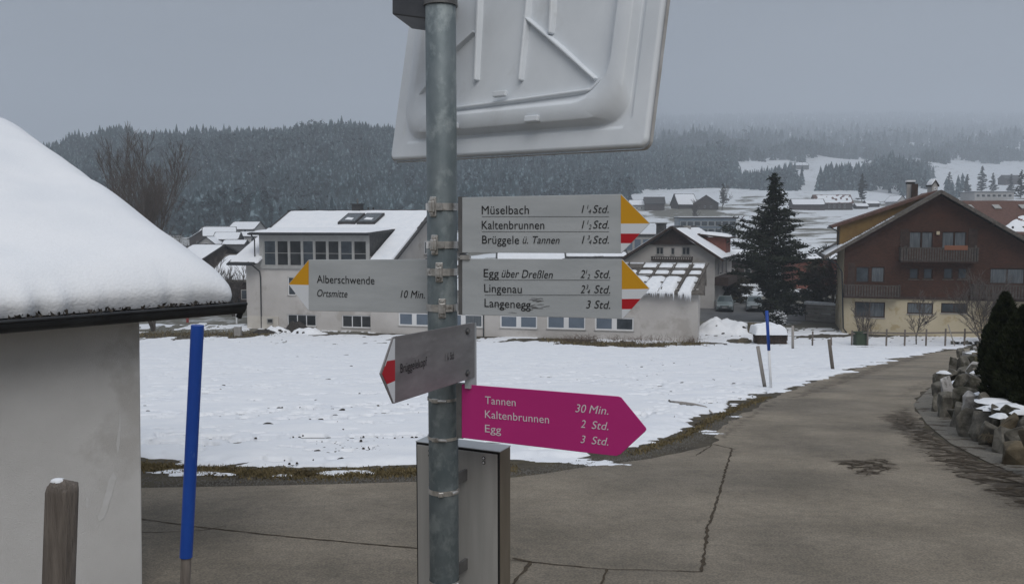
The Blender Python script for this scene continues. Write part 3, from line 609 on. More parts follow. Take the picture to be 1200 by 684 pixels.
build('mounting_rail', MB().box(-.012, .006, .003, .02, fr.uv(541.5, 369)[1], fr.uv(541.5, 302)[1]), M['rail'], t)
build('end_clip', MB().box(-.004, .022, -.004, .006, fr.uv(541.5, 304)[1], fr.uv(541.5, 298)[1] - .002), M['steel'], t)
clamp(t, 516.5, 318); clamp(t, 519.5, 359.5)
# left grey sign
t, fr = make_sign('hiking_sign', 'pale grey hiking sign pointing left reading Alberschwende Ortsmitte', 361.6, 503.4, (304.2, 364), (303.7, 366.6), 2.36, 2.235, None, -1)
poly_part('panel', t, fr, ((361.6, 304.2), (506, 303.7), (506, 366.7), (361.6, 364), (338, 333)), M['sign_grey'], 0, .003)
poly_part('yellow_arrow', t, fr, ((361.8, 304.8), (361.8, 333.8), (338.4, 333.2)), M['yellow'], -.0007, -.0001, 0)
poly_part('white_arrow', t, fr, ((338.4, 333.2), (361.8, 333.8), (361.8, 363.5)), M['white_film'], -.0007, -.0001, 0)
text_on(t, fr, 'Alberschwende', 371.6, 439, 322.3, 331.3, M['letter_black']); text_on(t, fr, 'Ortsmitte', 372, 407.4, 339, 347.2, M['letter_black'], .25)
text_on(t, fr, '10 Min.', 469.5, 498, 340, 348.6, M['letter_black'], .25)
build('mounting_rail', MB().box(fr.uv(498, 340)[0], fr.uv(510, 340)[0], .003, .02, fr.uv(503, 367)[1], fr.uv(503, 303)[1]), M['rail'], t)
# magenta sign
t, fr = make_sign('winter_hiking_sign', 'magenta winter hiking sign with white lettering reading Tannen 30 Min.', 539.4, 727, (450, 515), (464.8, 533.6), 2.12, 2.0, None, 1)
poly_part('panel', t, fr, ((541, 450), (632, 457), (724.5, 464.3), (728, 465.6), (756.5, 500.5), (757.6, 503), (756, 505.5), (727, 532), (722, 534), (690, 530.5), (541, 512.8)), M['pink'], 0, .003)
for s, x0, x1, yt, yb, sh in (('Tannen', 568.5, 604.4, 463.8, 472.6, 0), ('Kaltenbrunnen', 568.5, 643.5, 480.2, 489.2, 0), ('Egg', 568.5, 587.4, 497, 505.8, 0)):
    text_on(t, fr, s, x0, x1, yt, yb, M['letter_white'], sh)
for s, x0, x1, yt, yb in (('30', 674.3, 687, 473, 482.3), ('Min.', 690.3, 713, 474.3, 483.6), ('2', 680.6, 686.4, 491.5, 500.5), ('Std.', 693.3, 713, 492.7, 501.8), ('3', 680.3, 686.2, 509.5, 518.3), ('Std.', 693.3, 713, 510.8, 519.7)):
    text_on(t, fr, s, x0, x1, yt, yb, M['letter_white'], .25)
for me_o in [c for c in t.children if c.name.startswith('lettering')]:      # lines climb a little less than level: they follow the tilted board
    vs = me_o.data.vertices; u_ = min(v.co.x for v in vs); k = math.tan(R(-.9))
    for v in vs: v.co.z += (v.co.x - u_) * k
build('mounting_rail', MB().box(-.012, .006, .003, .022, fr.uv(541, 514)[1], fr.uv(541, 450)[1]), M['rail'], t)
bandit(t, 512, 466); bandit(t, 512, 511)
# dull sign in front of the post
t, fr = make_sign('hiking_sign', 'dull metal hiking sign with red white tip angled towards the viewer', 463, 556.5, (394.7, 472), (377.8, 441.7), 1.785, 2.12, None, -1)
poly_part('panel', t, fr, ((463, 394.2), (556.5, 377.6), (556.5, 441.7), (463, 472.4), (460.5, 472.6), (445.5, 437.9), (460.3, 395)), M['sign_dirty'], 0, .003)
poly_part('white_arrow', t, fr, ((462.6, 396.5), (462.6, 421.3), (453.2, 422.8), (450.6, 430), (461, 397)), M['white_film'], -.0007, -.0001, 0)
poly_part('red_arrow', t, fr, ((462.6, 421.3), (462.6, 446), (453.2, 450), (447.6, 437.9), (453.2, 422.8)), M['red'], -.0007, -.0001, 0)
poly_part('white_arrow', t, fr, ((462.6, 446), (462.6, 471), (460.8, 471), (453.2, 450)), M['white_film'], -.0007, -.0001, 0)
text_on(t, fr, 'Brüggelekopf', 469, 500, 426.2, 436.9, M['letter_black']); text_on(t, fr, '1 ¼ Std.', 521, 532, 414.6, 423.3, M['letter_black'], .1)
for px, py in ((547.5, 388), (547.5, 437)):
    u, z_ = fr.uv(px, py); build('bolt', MB().tube([(u, -.006, z_), (u, 0, z_)], .0062, 6), M['rail'], t)
    build('washer', MB().tube([(u, -.002, z_), (u, 0, z_)], .0085, 16), M['dark_metal'], t)
build('mounting_rail', MB().box(fr.uv(552, 400)[0], fr.uv(557.5, 400)[0] + .012, .004, .018, fr.uv(556, 454)[1], fr.uv(556, 379)[1]), M['sign_grey'], t)
inv = (Matrix.Translation(t.location) @ Matrix.Rotation(t.rotation_euler.z, 4, 'Z')).inverted()
for py in (392, 430):
    z_ = zat(py); q = inv @ Vector((PC.x + PR, PC.y, z_)); u = fr.uv(550, 400)[0]; build('bracket', MB().beam((u, .01, z_), (q.x, q.y, z_), .016, .014), M['rail'], t)

# ------------------------------------------------------------ steel cabinet behind the post
fl = P(487.3, 517.5, 2.305); fr_ = P(585.5, 530, 2.197); ang = math.atan2(fr_.y - fl.y, fr_.x - fl.x); W_ = (fr_.xy - fl.xy).length; top = fl.z; D_ = .067; bot = .12
t = thing('steel_cabinet', 'brushed steel cabinet strapped behind the lower post', 'cabinet', (fl.x, fl.y, 0), ang); fr = Frame((fl.x, fl.y, 0), ang)
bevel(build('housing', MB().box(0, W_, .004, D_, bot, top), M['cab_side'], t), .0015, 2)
bevel(build('top_cover', MB().box(-.001, W_ + .001, -.001, D_ + .001, top, top + .003), M['sign_grey'], t), .001, 1)
build('door_seal', MB().box(.001, W_ - .001, .0, .004, bot, top - .0005), M['black'], t)
bevel(build('door', MB().box(.0055, W_ - .0055, -.003, .0, bot + .005, top - .006), M['cab'], t), .001, 2)
for px, py in ((504.5, 527.5), (504.5, 533), (567.5, 536), (567.5, 541.3)):
    u, z_ = fr.uv(px, py); build('rivet', MB().tube([(u, -.0045, z_), (u, -.003, z_)], .0048, 14), M['black'], t); build('rivet_head', MB().tube([(u, -.0056, z_), (u, -.0045, z_)], .0028, 10), M['white_paint'], t)
for py in (573, 680):
    z_ = zat(py); b_ = band(t, t, z_, .0125, 'clamp_band'); m_ = on_post(t, 530, z_, 0)
    bevel(build('buckle', MB().box(-.014, .0, -.0055, .001, -.0065, .0065, m_ @ Matrix.Translation((-.025, .004, 0)) @ Matrix.Rotation(-.45, 4, 'Z')), M['steel'], b_), .002, 2)
    build('clamp_screw', MB().tube([m_ @ Vector((-.006, -.006, 0)), m_ @ Vector((.012, -.004, .002))], .0052, 12), M['steel'], b_)
    inv = (Matrix.Translation(t.location) @ Matrix.Rotation(t.rotation_euler.z, 4, 'Z')).inverted(); q = inv @ Vector((PC.x + .03, PC.y + .02, z_))
    build('bracket', MB().beam((q.x, q.y, z_ + .02), (q.x + .003, 0.0, z_ + .02), .008, .03), M['rail'], t)

# ------------------------------------------------------------ traffic mirror seen from behind
yaw, tilt, roll, WM = R(41.53), R(10.19), R(-.82), .873
r0 = Vector((math.cos(yaw), -math.sin(yaw), 0)); n0 = Vector((math.sin(yaw), math.cos(yaw), 0)); uz = Vector((0, 0, 1))
u2 = uz * math.cos(tilt) + n0 * math.sin(tilt); nn = n0 * math.cos(tilt) - uz * math.sin(tilt)
rv = r0 * math.cos(roll) + u2 * math.sin(roll); uv_ = u2 * math.cos(roll) - r0 * math.sin(roll)
BL = P(458, 188, 2.5); HM = .66
t = thing('traffic_mirror', 'white ribbed back of a rectangular traffic mirror above the signs', 'mirror', tuple(BL))
def MM(x, z, d=0.0): return rv * x + uv_ * z + nn * d      # d > 0 is away from the viewer (towards the glass)
def mpix(px, py):
    d_ = ray(px, py); n = nn; s = (BL - cam.location).dot(n) / d_.dot(n); p = Vector(cam.location) + d_ * s - BL; return p.dot(rv), p.dot(uv_)
def rrect(x0, x1, z0, z1, r, n=7):
    out = []
    for cx, cz, a0 in ((x1 - r, z0 + r, -90), (x1 - r, z1 - r, 0), (x0 + r, z1 - r, 90), (x0 + r, z0 + r, 180)):
        for k in range(n + 1): a = R(a0 + 90 * k / n); out.append((cx + r * math.cos(a), cz + r * math.sin(a)))
    return out
# shell: concentric rounded outlines at different depths = flange, groove, raised pan
rings = [(0, .02, .012), (0, .02, .0), (.006, .02, -.006), (.045, .03, -.006), (.05, .03, -.001), (.058, .06, -.001), (.066, .09, -.028), (.085, .10, -.036), (.105, .10, -.036), (.118, .10, -.022), (.135, .09, -.018), (.16, .09, -.018)]
V = []; F = []
for k, (ins, r_, d_) in enumerate(rings):
    for (x_, z_) in rrect(ins, WM - ins, ins, HM - ins, r_): V.append(tuple(MM(x_, z_, d_)))
n = len(V) // len(rings)
for k in range(len(rings) - 1):
    for i in range(n): F.append((k * n + i, k * n + (i + 1) % n, (k + 1) * n + (i + 1) % n, (k + 1) * n + i))
F.append(tuple((len(rings) - 1) * n + i for i in range(n)))
mb = MB(); mb.add(V, F); o = build('back_shell', mb, M['mirror_white'], t, smooth=False)
bevel(o, .004, 2).data.shade_smooth(); o.modifiers.new('wn', 'WEIGHTED_NORMAL')
V = [tuple(MM(x_, z_, .012)) for x_, z_ in rrect(.0, WM, 0, HM, .02)] + [tuple(MM(x_, z_, .018)) for x_, z_ in rrect(.004, WM - .004, .004, HM - .004, .02)]
n = len(V) // 2; mb = MB(); mb.add(V, [(i, (i + 1) % n, (i + 1) % n + n, i + n) for i in range(n)] + [tuple(range(n, 2 * n))]); build('mirror_glass', mb, M['mirror_glass'], t)
V = []
for (x_, z_), d_ in [(p, dd) for dd in (.004, .016) for p in rrect(-.004, WM + .004, -.004, HM + .004, .022)]: V.append(tuple(MM(x_, z_, d_)))
n = len(V) // 2; mb = MB(); mb.add(V, [(i, (i + 1) % n, (i + 1) % n + n, i + n) for i in range(n)]); build('edge_trim', mb, mk('mirror_trim', (.30, .28, .26), (.5, .5, .5), 8, .6), t)
def rib(pts, wd, dp):
    q = [mpix(*p) for p in pts]; mb = MB(); V = []
    for i, (x_, z_) in enumerate(q):
        a = Vector(q[max(i - 1, 0)]); b_ = Vector(q[min(i + 1, len(q) - 1)]); d_ = (b_ - a).normalized(); nx, nz = -d_.y, d_.x
        k = wd if 0 < i < len(q) - 1 else wd * .75
        for s, dd in ((-1, -.017), (-.35, -.018 - dp), (.35, -.018 - dp), (1, -.017)): V.append(tuple(MM(x_ + nx * s * k, z_ + nz * s * k, dd)))
    F = [(i * 4 + j, i * 4 + j + 1, i * 4 + j + 5, i * 4 + j + 4) for i in range(len(q) - 1) for j in range(3)] + [(0, 1, 2, 3), tuple(len(V) - 4 + j for j in (3, 2, 1, 0))]
    mb.add(V, F); o = build('rib', mb, M['mirror_white'], t); bevel(o, .003, 2); return o
rib(((622, 24), (664, 60), (705, 97)), .008, .014); rib(((563, 41), (535, 66), (488, 130)), .008, .012)
for x0, x1 in ((571, 565), (632, 617), (655, 652)):
    pts = ((x0, -60), (x0 + (x1 - x0) * .5, 20), (x1, 98 if x1 < 640 else 44)); rib(pts, .012 if x1 != 617 else .010, .014)
rib(((486, 137), (540, 130), (620, 120), (700, 109), (714, 96)), .008, .012)
for px, py in ((634, 145), (541, 153), (597, 116)):
    x_, z_ = mpix(px, py); mb = MB(); mb.add([tuple(MM(x_ + a, z_ + c, d_)) for d_ in (-.03, -.042) for a, c in ((-.022, -.006), (.022, -.006), (.022, .010), (-.022, .010))], [(3, 2, 1, 0), (4, 5, 6, 7), (0, 1, 5, 4), (1, 2, 6, 5), (2, 3, 7, 6), (3, 0, 4, 7)])
    bevel(build('latch', mb, M['mirror_white'], t), .003, 2)
for px, py in ((539, 10), (537, 22)):
    x_, z_ = mpix(px, py); build('bolt', MB().tube([MM(x_, z_, -.05), MM(x_, z_, -.02)], .009, 6), M['rail'], t); build('washer', MB().tube([MM(x_, z_, -.03), MM(x_, z_, -.022)], .013, 16), M['steel'], t)
x_, z_ = mpix(656, 2); build('drain_hole', MB().tube([MM(x_, z_, -.022), MM(x_, z_, -.018)], .005, 8), M['black'], t)
# dark arm that holds it, left of the post
a = P(459, 8, 2.27) - BL; mb = MB(); q = [P(459.5, 17, 2.2), P(459.5, -40, 2.2), P(502, -40, 2.16), P(502, 22.5, 2.16)]
mb.add([tuple(p - BL) for p in q] + [tuple(p - BL + Vector((.03, .16, 0))) for p in q], [(0, 1, 2, 3), (7, 6, 5, 4), (0, 4, 5, 1), (1, 5, 6, 2), (2, 6, 7, 3), (3, 7, 4, 0)])
bevel(build('mounting_arm', mb, M['dark_metal'], t), .003, 2)
for k, py in enumerate((0, -55)):
    z_ = zat(py) - BL.z; build('clamp_band', MB().tube([(PC.x - BL.x, PC.y - BL.y, z_ - .016), (PC.x - BL.x, PC.y - BL.y, z_ + .010)], PR + .004, 36), M['rail'], t)

# ------------------------------------------------------------ snow-covered hut at the left
KH = .745; S0 = P(281, 358, 6.8 * KH); E_ = Vector((-.683, -.730, 0)); N_ = Vector((-.730, .683, 0)); SL = math.tan(R(18.3))   # E_: along the eave to the left, N_: up the roof
base_z = float(Gnear(5)) - .1
t = thing('snow_covered_hut', 'plastered hut under a thick rounded cap of snow at the left', 'hut', (S0.x, S0.y, base_z)); O_ = Vector(t.location)
def H(a, b, z): return E_ * a * KH + N_ * b * KH + Vector((0, 0, z - base_z if z < base_z + .5 else (z - eave) * KH + eave - base_z))
eave = S0.z
LN = 6.4; DP = 6.2
def wallq(pts, nm='wall', mat='render'):
    mb = MB(); mb.add([tuple(p) for p in pts], [tuple(range(len(pts)))]); return build(nm, mb, M[mat], t, normals=False)
a0, b0, a1, b1 = .64, .36, LN - .3, DP * 2 - .36
def roofz(b): return eave + .03 + SL * (b if b < DP else 2 * DP - b)
cs = [(a0, b0), (a1, b0), (a1, b1), (a0, b1)]
mb = MB(); vs = [H(a + (.07 if a == a0 else 0), b, base_z - .3) for a, b in cs] + [H(a, b, roofz(b) - .06) for a, b in cs] + [H(a0, DP, roofz(DP) - .06), H(a1, DP, roofz(DP) - .06)]
mb.add([tuple(p) for p in vs], [(0, 1, 5, 4), (1, 2, 6, 9, 5), (2, 3, 7, 6), (3, 0, 4, 8, 7)]); bevel(build('wall', mb, M['render'], t), .012, 2)
mb = MB()
for b_a, b_b in ((.02, DP), (DP, 2 * DP - .02)):
    mb.slab([H(.05, b_a, roofz(b_a)), H(.05, b_b, roofz(b_b)), H(LN, b_b, roofz(b_b)), H(LN, b_a, roofz(b_a))], .05)
build('roof', mb, M['roof_dark'], t)
mb = MB(); build('eave_board', mb.beam(H(.04, .03, eave - .02), H(LN, .03, eave - .02), .02, .07), M['gutter'], t)
# half-round gutter
mb = MB(); ng = 12; V = []
for a in (-.0, LN):
    for k in range(ng + 1):
        q = PI * k / ng; V.append(tuple(H(a, -.05 - .058 * math.cos(q) + .0, eave + .02 - .075 * math.sin(q))))
mb.add(V, [(k, k + 1, k + ng + 2, k + ng + 1) for k in range(ng)] + [tuple(range(ng + 1))]); o = build('gutter', mb, M['gutter'], t, normals=False)
mo = o.modifiers.new('s', 'SOLIDIFY'); mo.thickness = .004
build('gutter_rim', MB().tube([H(0, -.11, eave + .022), H(LN, -.11, eave + .022)], .010, 8), M['gutter'], o)
build('downpipe', MB().tube([H(.02, -.05, eave - .03), H(.02, -.045, eave - .05), H(.03, -.03, eave - .09)], .018, 12), M['gutter'], t, smooth=True)
for k in range(7): build('gutter_bracket', MB().beam(H(.2 + k * .9, -.11, eave + .03), H(.2 + k * .9, .04, eave + .035), .018, .005), M['gutter'], t)
# the snow: rounded at every edge, thicker than a hand is long, sagging over the eave
HS = .30; na, nb = 150, 170; V = []
def snow_prof(s, R_): s = max(0, min(1, s / R_)); return math.sqrt(max(0, 1 - (1 - s) ** 2))
pa = np.concatenate([[0, .004, .012, .025, .05], np.linspace(.08, LN, na)]); pb = np.concatenate([[0, .004, .012, .025, .05], np.linspace(.08, 2 * DP, nb)])
for a in pa:
    for b in pb:
        e = snow_prof(a, .32) ** .8 * snow_prof(b, .30) ** .8 * snow_prof(2 * DP - b, .3)
        th = HS * e * (1 + .2 * (float(noise.noise(Vector((a * .9, b * .8, 0)))) + .4 * float(noise.noise(Vector((a * 2.2, b * 1.9, 5)))))) + .012 * float(noise.noise(Vector((a * 3, b * 3, 1)))) * e
        rz_ = roofz(min(max(b, .0), 2 * DP)); soft = .25 * math.exp(-((b - DP) / 1.0) ** 2)
        bulge_a = -.07 * math.sin(PI * min(1, th / HS)) * math.exp(-a / .12); bulge_b = -.06 * math.sin(PI * min(1, th / HS)) * math.exp(-b / .12)
        rag = .055 * float(noise.noise(Vector((a * 9, 4, 2)))) * math.exp(-b / .06)
        wav = .05 * float(noise.noise(Vector((5, b * .9, 3)))) * math.exp(-a / .5)
        V.append(tuple(H(a + .085 + bulge_a + wav, b + .0 + bulge_b + rag, rz_ + th - soft + .005)))
o = np_mesh('roof_snow', V, grid_faces(len(pa), len(pb)), M['roof_snow'], t, smooth=True)
mb = MB(); r_ = random.Random(4)     # crumbling moss and old leaves in the gutter below the snow
for k in range(1100):
    a = r_.uniform(.1, LN - .2); c = H(a, r_.uniform(-.10, .03), eave + r_.uniform(.0, .055)); s = r_.uniform(.006, .022)
    q = [c + Vector((r_.uniform(-s, s), r_.uniform(-s, s), r_.uniform(-s, s))) for _ in range(4)]; mb.add([tuple(p) for p in q], [(0, 1, 2), (0, 2, 3), (0, 3, 1), (1, 3, 2)])
build('gutter_litter', mb, M['earth'], t, kind='stuff')
# bare streak on the plaster
u = -E_; wn = N_ * -1
def hw(px, py):
    d_ = ray(px, py); o_ = O_ + H(0, b0, base_z); s = (o_ - cam.location).dot(N_) / d_.dot(N_); p = Vector(cam.location) + d_ * s - O_; return p - N_ * .002
for pts in (((133, 552), (137, 560), (134, 566), (131, 580), (128, 588), (126, 597), (122, 606), (116, 611), (114, 605), (119, 594), (121, 584), (124, 576), (127, 562)), ((140, 478), (142, 490), (140, 520), (138, 533), (136, 520), (139, 500)), ((101, 580), (104, 584), (103, 596), (100, 592))):
    mb = MB(); mb.add([tuple(hw(*p)) for p in pts], [tuple(range(len(pts)))]); build('paint_patch', mb, M['paint_patch'], t, normals=False)

# ------------------------------------------------------------ wooden post and snow pole beside the hut
def gp_obj(px, py_top, Y): return P(px, py_top, Y)
pt_, pb_ = P(73.5, 562, 2.95), P(69, 684, 2.95); gz = float(Gnear(2.95)); dirv = (pt_ - pb_).normalized(); foot = pt_ - dirv * ((pt_.z - gz) / dirv.z)
t = thing('wooden_post', 'short weathered wooden post with a little snow on its top', 'post', tuple(foot)); V = []; F = []; n = 28; lv = 26
hgt = (pt_ - foot).length
for k in range(lv):
    f = k / (lv - 1); c = dirv * (f * hgt)
    for j in range(n):
        a = 2 * PI * j / n; r_ = .054 * (1 + .07 * noise.noise(Vector((math.cos(a) * 1.7, math.sin(a) * 1.7, f * .6))) + .06 * noise.noise(Vector((math.cos(a) * 5, math.sin(a) * 5, f * .8))))
        if f == 1: r_ *= .93
        V.append(tuple(c + Vector((math.cos(a) * r_, math.sin(a) * r_ * .8, 0)) + Vector((0, 0, (-.02 + .028 * noise.noise(Vector((math.cos(a) * 2, math.sin(a) * 2, 9)))) if f == 1 else 0))))
for k in range(lv - 1):
    for j in range(n): F.append((k * n + j, k * n + (j + 1) % n, (k + 1) * n + (j + 1) % n, (k + 1) * n + j))
V.append(tuple(dirv * (hgt + .004))); F += [((lv - 1) * n + j, (lv - 1) * n + (j + 1) % n, len(V) - 1) for j in range(n)]
mb = MB(); mb.add(V, F); build('timber', mb, M['old_wood'], t, smooth=True)
V = [(0, 0, 0)]; mb = MB(); c = dirv * hgt; ring = []
for rr, zz_ in ((.024, -.006), (.022, .002), (.013, .005)):
    for j in range(14): a = 2 * PI * j / 14; q = rr * (1 + .25 * noise.noise(Vector((math.cos(a), math.sin(a), 3)))); ring.append(tuple(c + Vector((math.cos(a) * q - .018, math.sin(a) * q * .8, zz_))))
ring.append(tuple(c + Vector((-.018, 0, .007)))); mb.add(ring, [(k * 14 + j, k * 14 + (j + 1) % 14, (k + 1) * 14 + (j + 1) % 14, (k + 1) * 14 + j) for k in range(2) for j in range(14)] + [(28 + j, 28 + (j + 1) % 14, 42) for j in range(14)])
build('snow_cap', mb, M['roof_snow'], t, smooth=True)
tp, md = P(231.5, 381, 3.3), P(218, 652, 3.3); dirv = (tp - md).normalized(); gz = float(Gnear(3.3)); foot = tp - dirv * ((tp.z - gz) / dirv.z)
t = thing('snow_pole', 'tall leaning blue snow pole on a wooden stake beside the hut', 'snow pole', tuple(foot))
build('sleeve', MB().tube([md - foot, (tp + md) / 2 - foot, tp - foot], .0245, 24), M['blue'], t, smooth=False).data.shade_smooth()
t.children[0].modifiers.new('e', 'EDGE_SPLIT').split_angle = R(50)
build('stake', MB().tube([Vector((0, 0, -.1)), md - foot + dirv * .1], .02, 12), M['old_wood'], t, smooth=True)

# ------------------------------------------------------------ houses
def wall_panel(name, parent, u0, u1, z0, top, openings, mat, breaks=(), y=0.0, depth=.16, T=None):
    """a wall in the plane y with real openings; top is a number or a function of u"""
    tp_ = top if callable(top) else (lambda u: top)
    us = sorted(set([u0, u1] + [u for o in openings for u in o[:2]] + [b for b in breaks if u0 < b < u1])); mb = MB()
    for a, b in zip(us, us[1:]):
        if b - a < 1e-5: continue
        c = (a + b) / 2; cuts = sorted([(o[2], o[3]) for o in openings if o[0] < c < o[1]]); z = z0
        for lo, hi in cuts:
            if lo > z: mb.add([(a, y, z), (b, y, z), (b, y, lo), (a, y, lo)], [(0, 1, 2, 3)])
            z = hi
        mb.add([(a, y, z), (b, y, z), (b, y, tp_(b - 1e-6)), (a, y, tp_(a + 1e-6))], [(0, 1, 2, 3)])
    for a, b, lo, hi in openings:
        yy = y + depth; mb.add([(a, y, lo), (b, y, lo), (b, y, hi), (a, y, hi), (a, yy, lo), (b, yy, lo), (b, yy, hi), (a, yy, hi)], [(0, 4, 5, 1), (1, 5, 6, 2), (2, 6, 7, 3), (3, 7, 4, 0)])
    if T: mb.v = [tuple(T @ Vector(p)) for p in mb.v]
    return build(name, mb, mat, parent, normals=False)
def window(parent, a, b, lo, hi, n=2, fw=.06, frame='white_paint', pane='pane', sill='concrete', y=0.0, depth=.12, mull=None, T=None, bars=0, panes=None):
    """frame set back in its opening, n panes side by side"""
    I = T or Matrix.Identity(4); mb = MB(); y0, y1 = y + depth - .05, y + depth
    mb.box(a, b, y0, y1, lo, lo + fw); mb.box(a, b, y0, y1, hi - fw, hi); mb.box(a, a + fw, y0 + .002, y1, lo + fw, hi - fw); mb.box(b - fw, b, y0 + .002, y1, lo + fw, hi - fw)
    wd = (b - a - 2 * fw) / n; mw = mull if mull is not None else fw
    for k in range(1, n): c = a + fw + wd * k; mb.box(c - mw / 2, c + mw / 2, y0 + .003, y1, lo + fw, hi - fw)
    mb.v = [tuple(I @ Vector(p)) for p in mb.v]; f = build('window', mb, M[frame], parent)
    for k in range(n):
        x0 = a + fw + wd * k + (mw / 2 if k else 0); x1 = a + fw + wd * (k + 1) - (mw / 2 if k < n - 1 else 0); q = MB().box(x0, x1, y1 - .025, y1 - .015, lo + fw, hi - fw)
        q.v = [tuple(I @ Vector(p)) for p in q.v]; build('pane', q, M[(panes or [pane])[k % len(panes or [pane])]], f)
        for j in range(bars):
            q = MB().box(x0, x1, y0, y1 - .02, lo + (hi - lo) * (j + 1) / (bars + 1) - .02, lo + (hi - lo) * (j + 1) / (bars + 1) + .02); q.v = [tuple(I @ Vector(p)) for p in q.v]; build('glazing_bar', q, M[frame], f)
    if sill:
        q = MB().box(a - .06, b + .06, y - .06, y + .02, lo - .07, lo - .003); q.v = [tuple(I @ Vector(p)) for p in q.v]; build('sill', q, M[sill], f)
    return f
def roof_slab(name, parent, quad, th, mat, **k): return build(name, MB().slab(quad, th), mat, parent, **k)
def snow_sheet(parent, quad, th=.18, seed=0, name='roof_snow', nu=22, nv=14, rag=.25, mat='roof_snow', drop=0.0):
    """snow lying on a roof plane quad (A,B,C,D: eave left, eave right, ridge right, ridge left), soft ragged edges"""
    A_, B_, C_, D_ = [Vector(p) for p in quad]; V = []
    for i in range(nu + 1):
        for j in range(nv + 1):
            u_, v_ = i / nu, j / nv; p = A_.lerp(B_, u_).lerp(D_.lerp(C_, u_), v_); e = min(1, min(u_, 1 - u_) * nu / 1.5) * min(1, min(v_, 1 - v_) * nv / 1.5)
            n_ = noise.noise(Vector((p.x * .7 + seed, p.y * .7, seed * 3.1))); n2 = noise.noise(Vector((p.x * 2.5, p.y * 2.5 + seed, 1)))
            h_ = th * min(1, e ** .5) * (1 + .25 * n_) - drop * max(0, n_ + .1 * n2) + .004
            if e == 0: h_ = -.05; p = p + (A_.lerp(C_, .5) - p) * rag * .04 * (n2 + 1)
            V.append((p.x, p.y, p.z + h_))
    F = grid_faces(nu + 1, nv + 1); return np_mesh(name, V, F, M[mat], parent, smooth=True)

# ---- long white house with the low wing
a = P(290, 385, 75); b_ = P(818, 402, 66); ang = math.atan2(b_.y - a.y, b_.x - a.x)
t = thing('white_house', 'long cream rendered house with wide dormer window band and low wing', 'house', (a.x, a.y, -7.75), ang); F1 = Frame((a.x, a.y, 0), ang); B0 = -7.75
def U(px, py, off=0): u_, z_ = F1.uv(px, py, off); return u_, z_ - B0
def RECT(px0, px1, py0, py1, off=0): (u0, z1), (u1, z0) = U(px0, py0, off), U(px1, py1, off); return (u0, u1, z0, z1)
uM = U(436, 370)[0]; uE = U(818, 380)[0]; DM = 20.0; ez = U(300, 303)[1]; rise = 4.15; SLm = rise / (DM / 2)
wing_set = 0.9                                      # the wing stands a little in front
dorm = RECT(309, 431, 281.5, 312.5)
small = RECT(337, 346.5, 324.5, 346); base1 = RECT(336.5, 370.5, 368, 382.5); base2 = RECT(400.5, 436 - .5, 369, 384.5); base2 = (base2[0], min(base2[1], uM - .06), base2[2], base2[3])
wall_panel('wall', t, 0, uM, 0, ez + .3, [small, base1, base2], M['white_wall'])
window(t, *small, 1, .07, 'white_paint', 'pane'); window(t, *base1, 3, .08, 'white_paint', 'pane_dark'); window(t, *base2, 3, .08, 'white_paint', 'pane_dark')
# gable walls, back wall
MW = 1.7                                            # main house reaches a bit behind the wing
uG = U(462, 303)[0] - .35
def gab(x): return MB().add([(x, 0, 0), (x, DM, 0), (x, DM, ez), (x, DM / 2, ez + rise), (x, 0, ez)], [(0, 1, 2, 3, 4)])
build('gable_wall', gab(0), M['white_wall'], t, normals=False); build('gable_wall', gab(uG), M['white_wall'], t, normals=False)
build('wall', MB().add([(0, DM, 0), (uG, DM, 0), (uG, DM, ez), (0, DM, ez)], [(0, 1, 2, 3)]), M['white_wall'], t, normals=False)
build('wall', MB().add([(uM, 0, 0), (uG, 0, 0), (uG, 0, ez), (uM, 0, ez)], [(0, 1, 2, 3)]), M['white_wall'], t, normals=False)
ov = 1.0; oe = 1.1; x0, x1 = -1.15, uG + .55
def rz(y): return ez + .12 + SLm * (y if y < DM / 2 else DM - y)
dx0, dx1 = U(305, 300)[0], U(434, 300)[0]
yT = min((abs(U(463, 268, y_)[1] - rz(y_) - .2), y_) for y_ in np.arange(1, 9, .1))[1]; xT = U(463, 268, yT)[0]     # where the dormer roof runs out
for xa, xb, ya in ((x0, dx0, -oe), (dx0, dx1, .8), (dx1, x1, -oe)):
    roof_slab('roof', t, [(xa, ya, rz(ya)), (xb, ya, rz(ya)), (xb, DM / 2, rz(DM / 2)), (xa, DM / 2, rz(DM / 2))], .22, M['roof_dark'])
roof_slab('roof', t, [(x0, DM / 2, rz(DM / 2)), (x1, DM / 2, rz(DM / 2)), (x1, DM + oe, rz(DM + oe)), (x0, DM + oe, rz(DM + oe))], .22, M['roof_dark'])
for xa, xb, ya, yb in ((x0 + .12, dx0 + .3, -oe + .1, yT + .5), (dx1 + .15, x1 - .2, -oe + .1, yT + .5), (x0 + .12, x1 - .2, yT + .05, DM / 2 - .1)):
    snow_sheet(t, [(xa, ya, rz(ya)), (xb, ya, rz(ya)), (xb, yb, rz(yb)), (xa, yb, rz(yb))], .2, 2, nu=40, nv=24)
build('ridge_cap', MB().box(x0, x1, DM / 2 - .14, DM / 2 + .14, rz(DM / 2) - .05, rz(DM / 2) + .12), M['roof_dark'], t)
